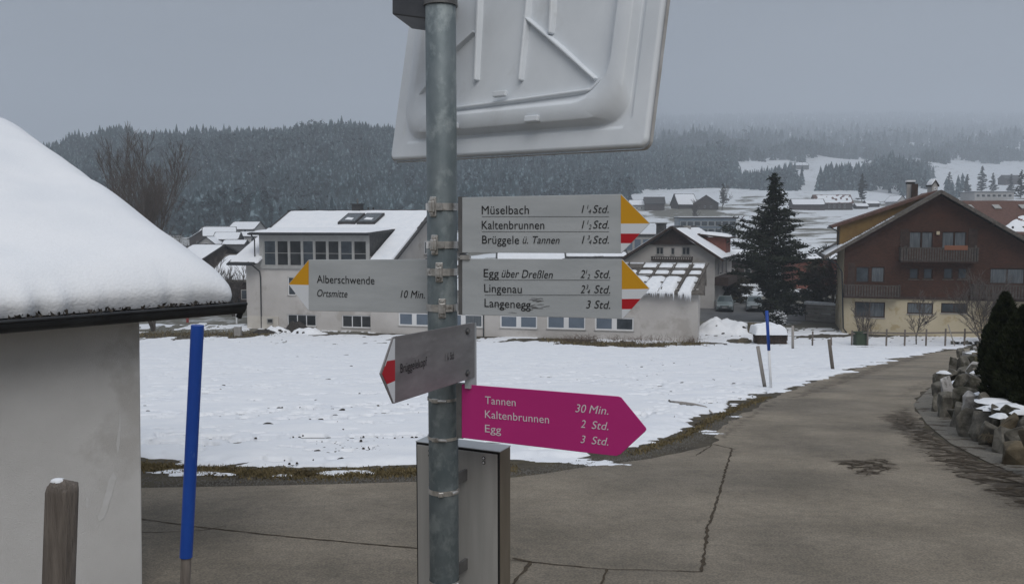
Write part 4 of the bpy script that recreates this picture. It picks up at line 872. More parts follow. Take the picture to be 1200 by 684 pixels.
# dormer: full-width glazed band under a flat-pitched snow roof
yD = -.05; dz0, dz1 = dorm[2] - .25, U(320, 274)[1]
op = []; pw_ = (dorm[1] - dorm[0]); gaps = [0, .129, .252, .379, .497, .623, .742, .868, 1.0]
for k in range(8): op.append((dorm[0] + pw_ * gaps[k] + .05, dorm[0] + pw_ * gaps[k + 1] - .05, dorm[2], dorm[3]))
wall_panel('dormer_wall', t, dx0, dx1, dz0, dz1, op, M['frame_grey'], y=yD - .1, depth=.12)
for k, o_ in enumerate(op): window(t, *o_, 1, .07, 'frame_grey', 'pane', None, y=yD - .1, depth=.1, bars=1, panes=[('pane', 'pane_dark', 'pane_dark')[k % 3]])
dy2 = (dz1 + .25 + .05 - ez) / SLm + 1.2
for x_ in (dx0, dx1): build('dormer_cheek', MB().add([(x_, yD - .1, dz0), (x_, yD - .1, dz1), (x_, yT, rz(yT)), (x_, 1.0, rz(1.0) - .2)], [(0, 1, 2, 3)]), M['roof_dark'], t, normals=False)
DR = [(dx0 - .7, yD - .6, dz1 + .12), (dx1 + .2, yD - .6, dz1 + .12), (xT, yT, rz(yT) + .16), (dx0 - .7, yT, rz(yT) + .16)]
roof_slab('dormer_roof', t, DR, .22, M['roof_dark'])
snow_sheet(t, [Vector(DR[0]) + Vector((.1, .1, 0)), Vector(DR[1]) + Vector((-.1, .1, 0)), Vector(DR[2]) + Vector((-.15, -.1, .02)), Vector(DR[3]) + Vector((.1, -.1, .02))], .16, 5, nu=40, nv=14)
# skylights
F1s = F1
for px0, px1 in ((401, 421), (423, 444)):
    u0, u1 = U(px0, 260, 7.4)[0], U(px1, 260, 7.4)[0]; y0, y1 = 6.4, 8.5
    zs = lambda y: rz(y) + .42
    s_ = build('skylight', MB().slab([(u0, y0, zs(y0)), (u1, y0, zs(y0)), (u1 + .15, y1, zs(y1)), (u0 + .15, y1, zs(y1))], .42), M['roof_dark'], t)
    build('pane', MB().slab([(u0 + .12, y0 + .15, zs(y0 + .15) + .03), (u1 - .12, y0 + .15, zs(y0 + .15) + .03), (u1 + .03, y1 - .15, zs(y1 - .15) + .03), (u0 + .27, y1 - .15, zs(y1 - .15) + .03)], .02), M['curtain'], s_)
    build('snow_remnant', MB().slab([(u0 + .5, y0 + .5, zs(y0 + .5) + .06), (u1 - .5, y0 + .4, zs(y0 + .4) + .06), (u1 - .45, y0 + .8, zs(y0 + .8) + .07), (u0 + .6, y0 + .95, zs(y0 + .95) + .07)], .02), M['thin_snow'], s_)
# chimneys, vents and the weathercock-like vane on the ridge
def chimney(parent, x_, y_, z0, z1, w_, mat, cap=True):
    c = build('chimney', MB().box(x_ - w_ / 2, x_ + w_ / 2, y_ - w_ / 2, y_ + w_ / 2, z0, z1), mat, parent)
    if cap: build('chimney_cap', MB().box(x_ - w_ / 2 - .1, x_ + w_ / 2 + .1, y_ - w_ / 2 - .1, y_ + w_ / 2 + .1, z1, z1 + .1), M['roof_dark'], c)
    return c
xr_ = U(419, 240, DM / 2)[0]; c = chimney(t, xr_, DM / 2, rz(DM / 2) - .5, U(419, 240, DM / 2)[1], .85, M['roof_dark']); build('flue', MB().tube([(xr_, DM / 2, rz(DM / 2)), (xr_, DM / 2, U(419, 233, DM / 2)[1])], .1, 8), M['rail'], c)
for px in (431, 437):
    x_ = U(px, 245, DM / 2)[0]; build('vent_pipe', MB().tube([(x_, DM / 2 + .1, rz(DM / 2) - .3), (x_, DM / 2 + .1, U(px, 243, DM / 2)[1])], .09, 8), M['roof_dark'], t)
x_, z_ = U(353, 247, DM / 2); build('vane', MB().beam((x_ - .35, DM / 2, z_ + .05), (x_ + .5, DM / 2, z_ + .2), .06, .08).beam((x_, DM / 2, z_ - .6), (x_, DM / 2, z_ + .3), .05, .05).beam((x_ - .35, DM / 2, z_ + .4), (x_ + .1, DM / 2, z_), .05, .06), M['roof_dark'], t)
# gable window high on the right-hand wall
Tg = Matrix.Translation((uG, 0, 0)) @ Matrix.Rotation(PI / 2, 4, 'Z')
window(t, 8.6, 9.9, ez + .2, ez + 1.4, 2, .07, 'white_paint', 'pane', 'concrete', y=-.1, depth=.09, T=Tg)
# downpipe, gutter, light box at the lower left
g_ = build('gutter', MB().tube([(x0, -oe - .07, rz(-oe) - .12), (dx0 - .2, -oe - .07, rz(-oe) - .12)], .085, 8), M['gutter'], t)
build('gutter', MB().tube([(dx1 + .1, -oe - .07, rz(-oe) - .12), (x1 - .1, -oe - .07, rz(-oe) - .12)], .085, 8), M['gutter'], t)
build('dormer_gutter', MB().tube([(dx0 - .75, yD - .7, dz1 + .0), (dx1 + .2, yD - .7, dz1 + .0)], .075, 8), M['gutter'], t)
p = [(dx0 - .45, yD - .7, dz1), (dx0 - .35, -.3, dz1 - .5), (dx0 - .35, -.3, ez - .15), (U(297, 306)[0], -.9, U(297, 306)[1]), (U(305, 318)[0], -.1, U(305, 318)[1]), (U(306, 322)[0], -.1, U(306, 322)[1] - .3), (U(307, 383)[0], -.1, .15)]
build('downpipe', MB().tube(p, .055, 8), M['gutter'], t)
r_ = RECT(290.5, 327, 370, 389); build('plinth', MB().box(r_[0], r_[1], -.12, 0, 0, r_[3]), M['plinth'], t)
r_ = RECT(314, 321, 372.5, 378.5); build('vent', MB().box(r_[0], r_[1], -.2, -.12, r_[2], r_[3]), M['frame_grey'], t); build('vent', MB().box(r_[0] + .1, r_[1] - .05, -.22, -.2, r_[2] + .1, r_[3] - .08), M['pane_dark'], t)
# the low wing
yW = -.35; wz = U(800, 341, yW)[1]; WD = 9.6
ops = [RECT(a_, b2, c_, d_, yW) for a_, b2, c_, d_ in ((467, 503.5, 366, 382.3), (520, 565.5, 367.5, 384), (586, 629.5, 369.2, 385.2), (641, 686, 369.7, 386.3), (697.3, 742.5, 371.2, 387.8))]
o = wall_panel('wing_wall', t, uM, uE, -.3, wz + .2, ops, M['white_wall'], y=yW)
for k, o_ in enumerate(ops):
    window(t, *o_, 2, .11, 'white_paint', 'blind', 'concrete', y=yW, depth=.1, mull=.4, panes=[('blind', 'blind'), ('blind', 'curtain'), ('blind', 'blind'), ('blind', 'blind'), ('blind', 'pane')][k])
mb = MB(); mb.add([(uM, yW, -.3), (uM, 0, -.3), (uM, 0, wz), (uM, yW, wz)], [(0, 1, 2, 3)]); build('wing_wall', mb, M['white_wall'], t, normals=False)
wr = U(800, 310.5, yW + WD / 2)[1]; SW = (wr - wz) / (WD / 2)
mb = MB(); mb.add([(uE, yW, -.3), (uE, yW + WD, -.3), (uE, yW + WD, wz), (uE, yW + WD / 2, wr - .1), (uE, yW, wz)], [(0, 1, 2, 3, 4)]); build('wing_gable', mb, M['white_wall'], t, normals=False)
wx0, wx1 = uG + .2, uE + .45
def wz_(y): return wz + .12 + SW * (y - yW if y < yW + WD / 2 else yW + WD - y)
roof_slab('wing_roof', t, [(wx0, yW - .55, wz_(yW - .55)), (wx1, yW - .55, wz_(yW - .55)), (wx1, yW + WD / 2, wz_(yW + WD / 2)), (wx0, yW + WD / 2, wz_(yW + WD / 2))], .16, M['tile_grey'])
roof_slab('wing_roof', t, [(wx0, yW + WD / 2, wz_(yW + WD / 2)), (wx1, yW + WD / 2, wz_(yW + WD / 2)), (wx1, yW + WD + .6, wz_(yW + WD + .6)), (wx0, yW + WD + .6, wz_(yW + WD + .6))], .16, M['tile_grey'])
for yy_ in (yW - .55, yW + WD + .6): build('barge_board', MB().beam((wx1 + .02, yy_, wz_(yy_) - .06), (wx1 + .02, yW + WD / 2, wz_(yW + WD / 2) - .06), .06, .3), M['tile_grey'], t)
build('ridge_cap', MB().box(wx0, wx1, yW + WD / 2 - .12, yW + WD / 2 + .12, wr + .02, wr + .17), M['thin_snow'], t)
r_ = random.Random(8); px_s = [505, 535, 566, 598, 632, 664, 696, 716.5, 735, 754, 773, 792, 811]
ups = [U(p_, 330, 2)[0] for p_ in px_s]
for k, u_ in enumerate(ups): build('roof_rail', MB().beam((u_ + .3, yW - .4, wz_(yW - .4) + .22), (u_ + 1.25, yW + WD / 2 - .2, wz_(yW + WD / 2) + .06), .07, .12), M['tile_grey'], t)
for yy_ in (.9, 2.3, 3.5): build('snow_guard', MB().beam((wx0 + .3, yW + yy_, wz_(yW + yy_) + .16), (wx1 - .3, yW + yy_, wz_(yW + yy_) + .16), .06, .10), M['tile_grey'], t)
for k in range(len(ups) - 1):
    u0, u1 = ups[k] + .0, ups[k + 1] + .02
    if k == len(ups) - 2: u0 += .3
    for (ya, yb, ht, sk) in ((-.75, 2.15, .3, .28), (2.45, 3.35, .12, .55), (3.65, 4.6, .1, .8)):
        if ya > 0 and r_.random() < .12: continue
        a_ = yW + ya + r_.uniform(0, .18); b2 = yW + yb; s0 = .2 * (a_ - yW) ; s1 = .2 * (b2 - yW)
        snow_sheet(t, [(u0 + s0 + .1, a_, wz_(a_)), (u1 + s0 + .1, a_, wz_(a_)), (u1 + s1 + .1, b2, wz_(b2)), (u0 + s1 + .1, b2, wz_(b2))], ht, k, 'snow_slab', 8, 8, mat='thin_snow')
        if ya < 0:
            mb = MB(); n_ = 9
            for j in range(n_):
                x_ = u0 + (u1 - u0) * (j + .5) / n_; l_ = r_.uniform(.12, .5) * (1.2 if k < 10 else 1.5); y_ = a_ + .05; z_ = wz_(a_) + .12
                mb.tube([(x_, y_, z_), (x_ + .02, y_ - .03, z_ - l_ * .5), (x_, y_ - .02, z_ - l_)], [.07, .045, .006], 5)
            build('icicles', mb, M['roof_snow'], t, smooth=True, kind='stuff')
build('wing_downpipe', MB().tube([(U(567, 372, yW)[0], yW - .08, wz), (U(567, 372, yW)[0], yW - .08, 0)], .05, 8), M['gutter'], t)

# ---- brown chalet at the right
a = P(987, 392, 71.5); t = thing('brown_chalet', 'dark brown shingled chalet with balconies above a yellow rendered ground floor', 'house', (a.x, a.y, -7.72), R(-16)); F2 = Frame((a.x, a.y, 0), R(-16)); B0 = -7.72
def U(px, py, off=0): u_, z_ = F2.uv(px, py, off); return u_, z_ - B0
uR = U(1222, 380)[0]; uA, zA = U(1103.5, 222.5, -1.0); zB = U(1060, 348.6)[1]
uL, zL = U(966, 300, -1.0); slope = (zA - zL) / (uA - uL); DC = 7.0
top = lambda u_: zA - .35 - slope * abs(u_ - uA)
low = [RECT(1001.8, 1036.8, 353.2, 372.3), RECT(1063.3, 1093.3, 354.3, 368.3), RECT(1103, 1133.5, 354.8, 367.3)]
up = [RECT(1003, 1018, 312.5, 331), RECT(1021, 1036, 312.5, 331)] + [RECT(x_, x_ + 10.5, 314, 327) for x_ in (1065.5, 1082, 1105.5, 1122.5)] + [RECT(1160, 1200, 314, 333)]
attic = [RECT(1065.5, 1079, 271.5, 292), RECT(1080, 1092.5, 271.5, 292), RECT(1104, 1117.5, 271.5, 292), RECT(1118.5, 1131.5, 271.5, 292)]
wall_panel('ground_floor_wall', t, 0, uR, -.2, zB, low, M['yellow_wall'])
rec = RECT(1059, 1142, 268.5, 302)
wall_panel('wall', t, -.03, uR, zB, top, up + attic, M['brown_wood'], breaks=(uA,), y=-.08)
build('fascia', MB().box(-.05, uR, -.14, -.08, zB - .12, zB + .1), M['brown_dark'], t)
for k, o_ in enumerate(low): window(t, *o_, 2, .09, 'brown_dark', 'curtain' if k < 2 else 'pane', 'concrete', panes=[('pane', 'curtain'), ('curtain', 'curtain'), ('pane', 'pane')][k])
for k, o_ in enumerate(up): window(t, *o_, 1 if k < 6 else 2, .08, 'brown_dark', 'curtain' if k in (1, 6) else 'pane', 'tile_grey' if 1 < k < 6 else None, y=-.08)
for k, o_ in enumerate(attic): window(t, *o_, 1, .07, 'brown_dark', 'curtain', None, y=-.08)
for q in ((RECT(1055, 1064, 268, 300)), (RECT(1135, 1144, 268, 300)), RECT(994, 1001, 308, 340)): build('shutter', MB().box(q[0], q[1], -.13, -.085, q[2], q[3]), M['brown_dark'], t)
q = RECT(1097, 1100.5, 271, 275); build('wall_lamp', MB().box(q[0], q[1], -.25, -.08, q[2], q[3]), M['yellow_wall'], t)
for x_, z1 in ((0, zL), (uR, zL)): build('side_wall', MB().add([(x_, 0, -.2), (x_, DC, -.2), (x_, DC, top(0) if x_ == 0 else top(uR)), (x_, 0, top(0) if x_ == 0 else top(uR))], [(0, 1, 2, 3)]), M['yellow_wall'], t, normals=False)
build('back_wall', MB().add([(0, DC, -.2), (uR, DC, -.2), (uR, DC, top(uR)), (uA, DC, top(uA)), (0, DC, top(0))], [(0, 1, 2, 3, 4)]), M['brown_dark'], t, normals=False)
uRR = uA + (uA - uL) * 1.0
for xa, za, xb, zb in ((uL, zL, uA, zA), (uRR, zL, uA, zA)):
    q = [(xa, -1.0, za), (xb, -1.0, zb), (xb, DC + .8, zb), (xa, DC + .8, za)]; roof_slab('roof', t, q, .2, M['tile_grey'])
    build('barge_board', MB().beam((xa, -1.03, za - .14), (xb, -1.03, zb - .14), .05, .26, up=(0, 0, 1)), M['tile_grey'], t)
    build('purlin', MB().beam((lerp(xa, xb, .12), -.9, lerp(za, zb, .12) - .3), (lerp(xa, xb, .12), 0, lerp(za, zb, .12) - .3), .2, .2), M['brown_dark'], t)
    build('purlin', MB().beam((lerp(xa, xb, .55), -.9, lerp(za, zb, .55) - .3), (lerp(xa, xb, .55), 0, lerp(za, zb, .55) - .3), .2, .2), M['brown_dark'], t)
build('gutter', MB().tube([(uL - .06, -1.0, zL - .05), (uL - .06, DC + .8, zL - .05)], .08, 8), M['gutter'], t)
sn = [Vector((uL + .05, -.85, zL + .0)), Vector((uL + 1.5, -.85, zL + slope * 1.45)), Vector((uL + 1.7, 4, zL + slope * 1.65)), Vector((uL + .05, 5, zL))]
snow_sheet(t, sn, .1, 3, nu=16, nv=14, drop=.12)
mb = MB(); r_ = random.Random(2)
for k in range(26): f = .12 + .5 * (k / 26); xx = lerp(uL, uA, f); zz2 = lerp(zL, zA, f); s_ = r_.uniform(.06, .22) * (1 - f); mb.box(xx, xx + s_ * 1.6, -.85, -.85 + r_.uniform(.2, .7), zz2 + .0, zz2 + .05 + slope * s_)
build('snow_flecks', mb, M['thin_snow'], t, kind='stuff')
# yellow dormer
c0 = U(984.5, 264, 1.2); c1 = U(1052, 244, 1.2); d0x, d0z = c0; d1x, d1z = U(1080, 231, 1.2)
zf = lambda u_: zA - slope * abs(u_ - uA)
build('dormer_wall', MB().add([(d0x, 1.2, zf(d0x) - .1), (d0x, 1.2, d0z), (d1x, 1.2, d1z), (d1x, 1.2, zf(d1x))], [(0, 3, 2, 1)]), M['ochre'], t, normals=False)
build('dormer_front', MB().add([(d0x, 1.2, zf(d0x) - .1), (d0x, 1.2, d0z), (d0x, 4.2, d0z), (d0x, 4.2, zf(d0x) - .1)], [(0, 1, 2, 3)]), M['ochre'], t, normals=False)
e0x, e0z = U(975, 263, .8); sd_ = (d1z - d0z) / (d1x - d0x)
roof_slab('dormer_roof', t, [(e0x, .7, d0z - sd_ * (d0x - e0x) + .22), (uA, .7, zA + .02), (uA, 4.6, zA + .02), (e0x, 4.6, d0z - sd_ * (d0x - e0x) + .22)], .22, M['tile_red'])
build('dormer_gutter', MB().tube([(e0x - .05, .7, d0z - sd_ * (d0x - e0x) + .05), (e0x - .05, 4.6, d0z - sd_ * (d0x - e0x) + .05)], .07, 8), M['gutter'], t)
build('dormer_downpipe', MB().tube([(e0x - .05, 1.0, d0z - .2), (d0x - .15, 1.1, d0z - .55), (d0x - .15, 1.1, zf(d0x))], .05, 6), M['gutter'], t)
# chimneys
def box_px(name, px0, px1, py0, py1, off, dep, mat, par=None):
    (u0, z1), (u1, z0) = U(px0, py0, off), U(px1, py1, off); return build(name, MB().box(u0, u1, off, off + dep, z0, z1), mat, par or t)
c = box_px('chimney', 1063.5, 1068.8, 214, 234, 5, .5, M['far_wall']); box_px('chimney_cap', 1062.5, 1073, 211.2, 213, 4.9, .8, M['roof_snow'], c); box_px('chimney_hood', 1063, 1072, 213.4, 215.6, 4.95, .7, M['roof_dark'], c)
box_px('chimney', 1069.2, 1075.4, 215.5, 234, 4.6, .5, M['brown_dark'])
# balconies with real balusters
def balcony(px0, px1, pyt, pyb, d_, step, posts=True):
    (u0, z1), (u1, z0) = U(px0, pyt, -d_), U(px1, pyb, -d_); b2 = build('balcony', MB().box(u0, u1, -d_, -.1, z0, z0 + .14), M['brown_dark'], t)
    mb = MB(); u_ = u0 + .05
    while u_ < u1 - .05: mb.box(u_, u_ + step * .62, -d_ - .02, -d_ + .01, z0 + .1, z1 - .06); u_ += step
    for xx in (u0, u1 - .03):
        yy = -d_
        while yy < -.2: mb.box(xx, xx + .03, yy, yy + step * .62, z0 + .1, z1 - .06); yy += step
    build('balusters', mb, M['balcony'], b2, kind='stuff'); mb = MB().box(u0 - .03, u1 + .03, -d_ - .05, -d_ + .05, z1 - .06, z1 + .02)
    mb.box(u0 - .02, u0 + .05, -d_ + .05, -.1, z1 - .06, z1 + .02).box(u1 - .05, u1 + .02, -d_ + .05, -.1, z1 - .06, z1 + .02); build('handrail', mb, M['balcony'], b2)
    return b2
balcony(1056, 1146.5, 290, 308, 1.1, .19); balcony(990, 1055, 333.5, 349.5, .9, .21); balcony(1141, 1216, 333.5, 352, .9, .21)
q = RECT(1107, 1134, 287.5, 293, -1.17); build('rug', MB().box(q[0], q[1], -1.19, -1.13, q[2], q[3]), M['orange_cloth'], t)
for px in (1061, 1143): u_, z_ = U(px, 305, -1.0); build('balcony_post', MB().box(u_ - .08, u_ + .08, -1.0, -.86, z_, z_ + 1.2), M['balcony'], t)
p = [(uL, -.9, zL - .1), (U(980, 309)[0], -.5, U(980, 309)[1]), (U(986.5, 318)[0], -.14, U(986.5, 318)[1]), (U(988, 385)[0], -.14, .5), (U(992, 392)[0], -.14, .12)]
build('downpipe', MB().tube(p, .06, 8), M['gutter'], t)
q = RECT(1083.5, 1086.5, 376, 379.5); build('vent', MB().box(q[0], q[1], -.03, 0, q[2], q[3]), M['roof_dark'], t)

# ---- white chalet behind the wing
a = P(730, 300, 95); ang = R(-22); crn = P(838, 300, 90); b_ = crn; Wc = 11.3
org = Vector((crn.x - Wc * math.cos(ang), crn.y - Wc * math.sin(ang), -7.6))
t = thing('white_chalet', 'white chalet with dark boarded gable behind the low wing', 'house', tuple(org), ang); F3 = Frame((org.x, org.y, 0), ang); B0 = -7.6
def U(px, py, off=0): u_, z_ = F3.uv(px, py, off); return u_, z_ - B0
uA, zA = U(787, 264.5, -.9); zr = U(848, 304.5, -.9); slope = (zA - zr[1]) / (zr[0] - uA); top = lambda u_: zA - .3 - slope * abs(u_ - uA); zq = U(787, 285.5)[1]
ops = [RECT(768.7, 777.5, 289.3, 298.5), RECT(786, 790.5, 290.3, 298.8), RECT(799, 808.5, 289.2, 299)]
wall_panel('wall', t, 0, Wc, 0, lambda u_: min(top(u_), zq), ops, M['white_wall'], breaks=(uA, uA - (zA - .3 - zq) / slope, uA + (zA - .3 - zq) / slope))
wg = (zA - .3 - zq) / slope; build('gable_boards', MB().add([(uA - wg, -.25, zq - .1), (uA + wg, -.25, zq - .1), (uA, -.25, zA - .3), (uA - wg, 0, zq - .1), (uA + wg, 0, zq - .1), (uA, 0, zA - .3)], [(0, 1, 2), (0, 3, 4, 1)]), M['brown_dark'], t, normals=False)
for k, o_ in enumerate(ops): window(t, *o_, 2 if k != 1 else 1, .09, 'frame_grey', 'pane')
balcony(763, 810, 300.5, 306, 1.0, .25)
DC = 13
for xs_, sg in ((Wc, 1), (0, -1)):
    T_ = Matrix.Translation((xs_, 0, 0)) @ Matrix.Rotation(PI / 2, 4, 'Z')
    wall_panel('side_wall', t, 0, DC, 0, top(xs_), [(2, 2.9, 3.6, 5), (5, 5.9, 3.6, 5), (8, 8.9, 3.6, 5)] if sg > 0 else [], M['white_wall'], T=Matrix.Translation((xs_, 0, 0)) @ Matrix.Rotation(PI / 2, 4, 'Z'), depth=-.01, y=0)
for u_ in (2, 5, 8): window(t, u_, u_ + .9, 3.6, 5, 1, .1, 'frame_grey', 'pane', None, y=-.04, depth=.05, T=Matrix.Translation((Wc, 0, 0)) @ Matrix.Rotation(PI / 2, 4, 'Z'))
uE_ = zr[0]; uW_ = 2 * uA - uE_
for xa in (uW_, uE_):
    q = [(xa, -.9, zr[1]), (uA, -.9, zA), (uA, DC + .6, zA), (xa, DC + .6, zr[1])]; roof_slab('roof', t, q, .2, M['roof_dark'])
    s_ = 1 if xa > uA else -1
    build('barge_board', MB().beam((xa, -.93, zr[1] - .12), (uA, -.93, zA - .12), .05, .24), M['brown_dark'], t)
    q = [Vector((xa - .15 * s_, -.75, zr[1] + .15 * slope)), Vector((xa - .15 * s_, DC + .4, zr[1] + .15 * slope)), Vector((uA + .25 * s_, DC + .4, zA - .25 * slope)), Vector((uA + .25 * s_, -.75, zA - .25 * slope))]
    snow_sheet(t, q, .16, 4, nu=30, nv=16)
build('balcony', MB().box(Wc, Wc + 1.4, 0, 8, 2.6, 3.5), M['brown_dark'], t)
c = box_px('chimney', 800, 808, 264.5, 276, 5, .9, M['concrete']); chimney(t, U(775, 262, 9)[0], 9, zA - 1.2, U(775, 262.5, 9)[1], 1.0, M['roof_dark'])
u0, z0 = U(826, 284, 5); mb = MB().box(uA + 2.4, uE_ - .6, 5, 8.5, zr[1] + .4, zA - 1.3); build('dormer', mb, M['brick'], t); snow_sheet(t, [(uA + 1.9, 4.6, zA - .9), (uE_ - .2, 4.6, zA - 1.3), (uE_ - .2, 9, zA - 1.25), (uA + 1.9, 9, zA - .85)], .25, 7, nu=10, nv=8)
build('dormer_roof', MB().slab([(uA + 1.8, 4.5, zA - .88), (uE_ - .1, 4.5, zA - 1.28), (uE_ - .1, 9.1, zA - 1.23), (uA + 1.8, 9.1, zA - .83)], .16), M['brown_dark'], t)

# ------------------------------------------------------------ smaller houses and roofs farther back
def far_house(name, label, cat, px, py, Y, W_, D_, h_, rise, rz_=0.0, wall='far_wall', roof='roof_dark', snow=.9, gable_front=False, ov=.5, wins=(), win_sz=(.9, 1.1), group=None, snow_right=None, base=1.0, flat=False, pane='pane_dark', lower=None):
    """gabled house; origin = front left foot at the pixel (px, py) and distance Y; ridge along x unless gable_front"""
    p = P(px, py, Y)
    if Y >= 300:
        p = GP(px, py); k = p.y / Y; W_, D_, h_, rise, ov = W_ * k, D_ * k, h_ * k, rise * k, ov * k; wins = [(a * k, b * k) for a, b in wins]; win_sz = (win_sz[0] * k, win_sz[1] * k)
    t = thing(name, label, cat, tuple(p), rz_, group)
    if flat:
        build('wall', MB().add([(0, 0, -base), (W_, 0, -base), (W_, D_, -base), (0, D_, -base), (0, 0, h_), (W_, 0, h_), (W_, D_, h_), (0, D_, h_)], [(0, 1, 5, 4), (1, 2, 6, 5), (2, 3, 7, 6), (3, 0, 4, 7)]), M[wall], t)
        build('roof', MB().box(-ov, W_ + ov, -ov, D_ + ov, h_, h_ + .3), M[roof], t)
        if snow: build('roof_snow', MB().box(-ov + .1, W_ + ov - .1, -ov + .1, D_ + ov - .1, h_ + .3, h_ + .5), M['roof_snow'], t)
    else:
        if gable_front:
            build('wall', MB().add([(0, 0, -base), (W_, 0, -base), (W_, 0, h_), (W_ / 2, 0, h_ + rise), (0, 0, h_), (0, D_, -base), (W_, D_, -base), (W_, D_, h_), (W_ / 2, D_, h_ + rise), (0, D_, h_)], [(0, 1, 2, 3, 4), (9, 8, 7, 6, 5), (0, 4, 9, 5), (1, 6, 7, 2)]), M[wall], t, normals=False)
            k = rise / (W_ / 2); qs = [[(s_ * (W_ / 2 + ov) + W_ / 2, -ov, h_ - ov * k + .12), (W_ / 2, -ov, h_ + rise + .12), (W_ / 2, D_ + ov, h_ + rise + .12), (s_ * (W_ / 2 + ov) + W_ / 2, D_ + ov, h_ - ov * k + .12)] for s_ in (-1, 1)]
        else:
            build('wall', MB().add([(0, 0, -base), (0, D_, -base), (0, D_, h_), (0, D_ / 2, h_ + rise), (0, 0, h_), (W_, 0, -base), (W_, D_, -base), (W_, D_, h_), (W_, D_ / 2, h_ + rise), (W_, 0, h_)], [(0, 1, 2, 3, 4), (9, 8, 7, 6, 5), (0, 4, 9, 5), (1, 6, 7, 2)]), M[wall], t, normals=False)
            k = rise / (D_ / 2); qs = [[(-ov, y_, h_ - ov * k + .12), (W_ + ov, y_, h_ - ov * k + .12), (W_ + ov, D_ / 2, h_ + rise + .12), (-ov, D_ / 2, h_ + rise + .12)] for y_ in (-ov, D_ + ov)]
        for i, q in enumerate(qs):
            build('roof', MB().slab(q, .18), M[roof], t)
            sn = snow_right if (i == 1 and snow_right is not None) else snow
            if sn: snow_sheet(t, [Vector(v) * 1 for v in (q if not gable_front else [q[0], q[3], q[2], q[1]])], .16, Y + i, nu=14, nv=8, drop=(1 - sn) * .9)
    for wx, wz_ in wins:
        f = build('window', MB().box(wx, wx + win_sz[0], -.05, .03, wz_, wz_ + win_sz[1]), M['white_paint' if wall in ('far_wall', 'white_wall') else 'frame_grey'], t)
        build('pane', MB().box(wx + .1, wx + win_sz[0] - .1, -.07, -.05, wz_ + .1, wz_ + win_sz[1] - .1), M[pane], f)
    return t
W3 = lambda n, x0, dx, *zs_: [(x0 + dx * i, z_) for z_ in zs_ for i in range(n)]
# left village
far_house('village_house', 'distant snowy roofed house, leftmost of the village below the forest', 'house', 222, 288, 250, 8, 8, 2.2, 2.6, R(15), 'far_wood', gable_front=True, wins=W3(2, 2, 3, .2))
far_house('village_house', 'distant broad double roofed house in the village below the forest', 'house', 231, 283, 262, 9, 8, 2.0, 2.6, R(-12), 'far_wall', wins=W3(3, 1, 2.6, .3))
far_house('village_house', 'distant village house whose snow roof slopes down to the right', 'house', 239, 284.5, 240, 8.5, 8, 2.0, 2.4, R(20), 'far_wood', wins=W3(3, 1, 2.4, .2))
far_house('village_house', 'distant small house with dark gable in the middle of the village', 'house', 232, 290, 225, 5, 5, 1.0, 1.8, R(-10), 'far_wall', gable_front=True, wins=W3(1, 2, 3, .1))
far_house('village_house', 'distant low house at the right foot of the village cluster', 'house', 251, 287, 228, 6, 6, 1.6, 1.7, R(5), 'far_wood', wins=W3(2, 1, 2.4, .2))
far_house('village_house', 'distant pale house standing apart to the right of the village cluster', 'house', 268, 280, 260, 8, 9, 3.0, 2.2, R(-8), 'far_wall', wins=W3(2, 1.5, 3.4, .4, 1.7))
far_house('village_house', 'distant pale house with flat snowy roof beside the white house eave', 'house', 279, 284, 245, 9, 7, 1.8, 1.2, R(6), 'far_wall', wins=W3(3, 1, 2.6, .2))
far_house('village_shed', 'distant low shed with one small snow roof right of the village', 'shed', 262, 290, 215, 5, 4, .9, .9, 0, 'far_wood')
p = P(281, 280, 300); t = thing('church_tower', 'faint slender tower rising between the distant village roofs', 'tower', tuple(p)); build('shaft', MB().box(-1.0, 1.0, -1, 1, -2, 3.5), M['far_wall'], t); build('spire', MB().tube([(0, 0, 3.5), (0, 0, 6.5)], [1.5, .05], 4), M['roof_dark'], t)
far_house('dark_barn', 'long dark roofed barn lying behind the snowy barn roofs at left', 'barn', 200, 318, 128, 15, 9, 1.6, 2.0, R(-4), 'far_wood', snow=0, roof='roof_dark')
far_house('barn', 'dark barn with smooth snowy roof half hidden by the hut roof', 'barn', 202, 330, 104, 3.9, 9, 2.6, 1.8, R(-20), 'far_wood', roof='roof_dark', wins=W3(1, 1, 2, .6))
far_house('farm_building', 'brown timber building with thinly snowed tile roof left of the white house', 'barn', 247, 385, 92, 6.2, 10, 5.4, 2.4, R(-8), 'brown_dark', roof='tile_grey', snow=.72, wins=W3(2, 1.2, 2.4, 1.0, 3.2), pane='pane')
far_house('timber_shed', 'low dark timber shed glimpsed under the hut gutter', 'shed', 186, 382, 86, 5.5, 6, 2.2, 1.0, R(-6), 'brown_dark', roof='roof_dark', snow=.8)
# between and behind the signs, left of the white chalet
far_house('flat_building', 'long blue grey glazed flat building with snowy roof above the white chalet', 'building', 795, 276, 220, 14.6, 8, 4.4, 0, R(-3), 'blue_glass', flat=True, ov=.2, wins=W3(8, .4, 1.78, .5, 2.4), win_sz=(1.6, 1.3), pane='pane')
far_house('glass_hall', 'low glazed building seen between the sign tips and chalet roof', 'building', 722, 296, 135, 6.8, 6, 2.6, 0, 0, 'frame_grey', flat=True, ov=.2, wins=W3(5, .2, 1.3, .3), win_sz=(1.15, 1.9), pane='blind')
far_house('row_house', 'snowy roofed house glimpsed through the gap between both grey signs', 'house', 585, 325, 120, 9, 8, 2.6, 1.4, 0, 'far_wall', wins=W3(4, .8, 2.1, .8), pane='blind')
far_house('row_house', 'dark roofed house behind the gap between signs, right part', 'house', 655, 325, 122, 9.5, 8, 3.0, 1.2, 0, 'far_wall', snow=.6, wins=W3(4, .8, 2.2, 1.0), pane='blind')
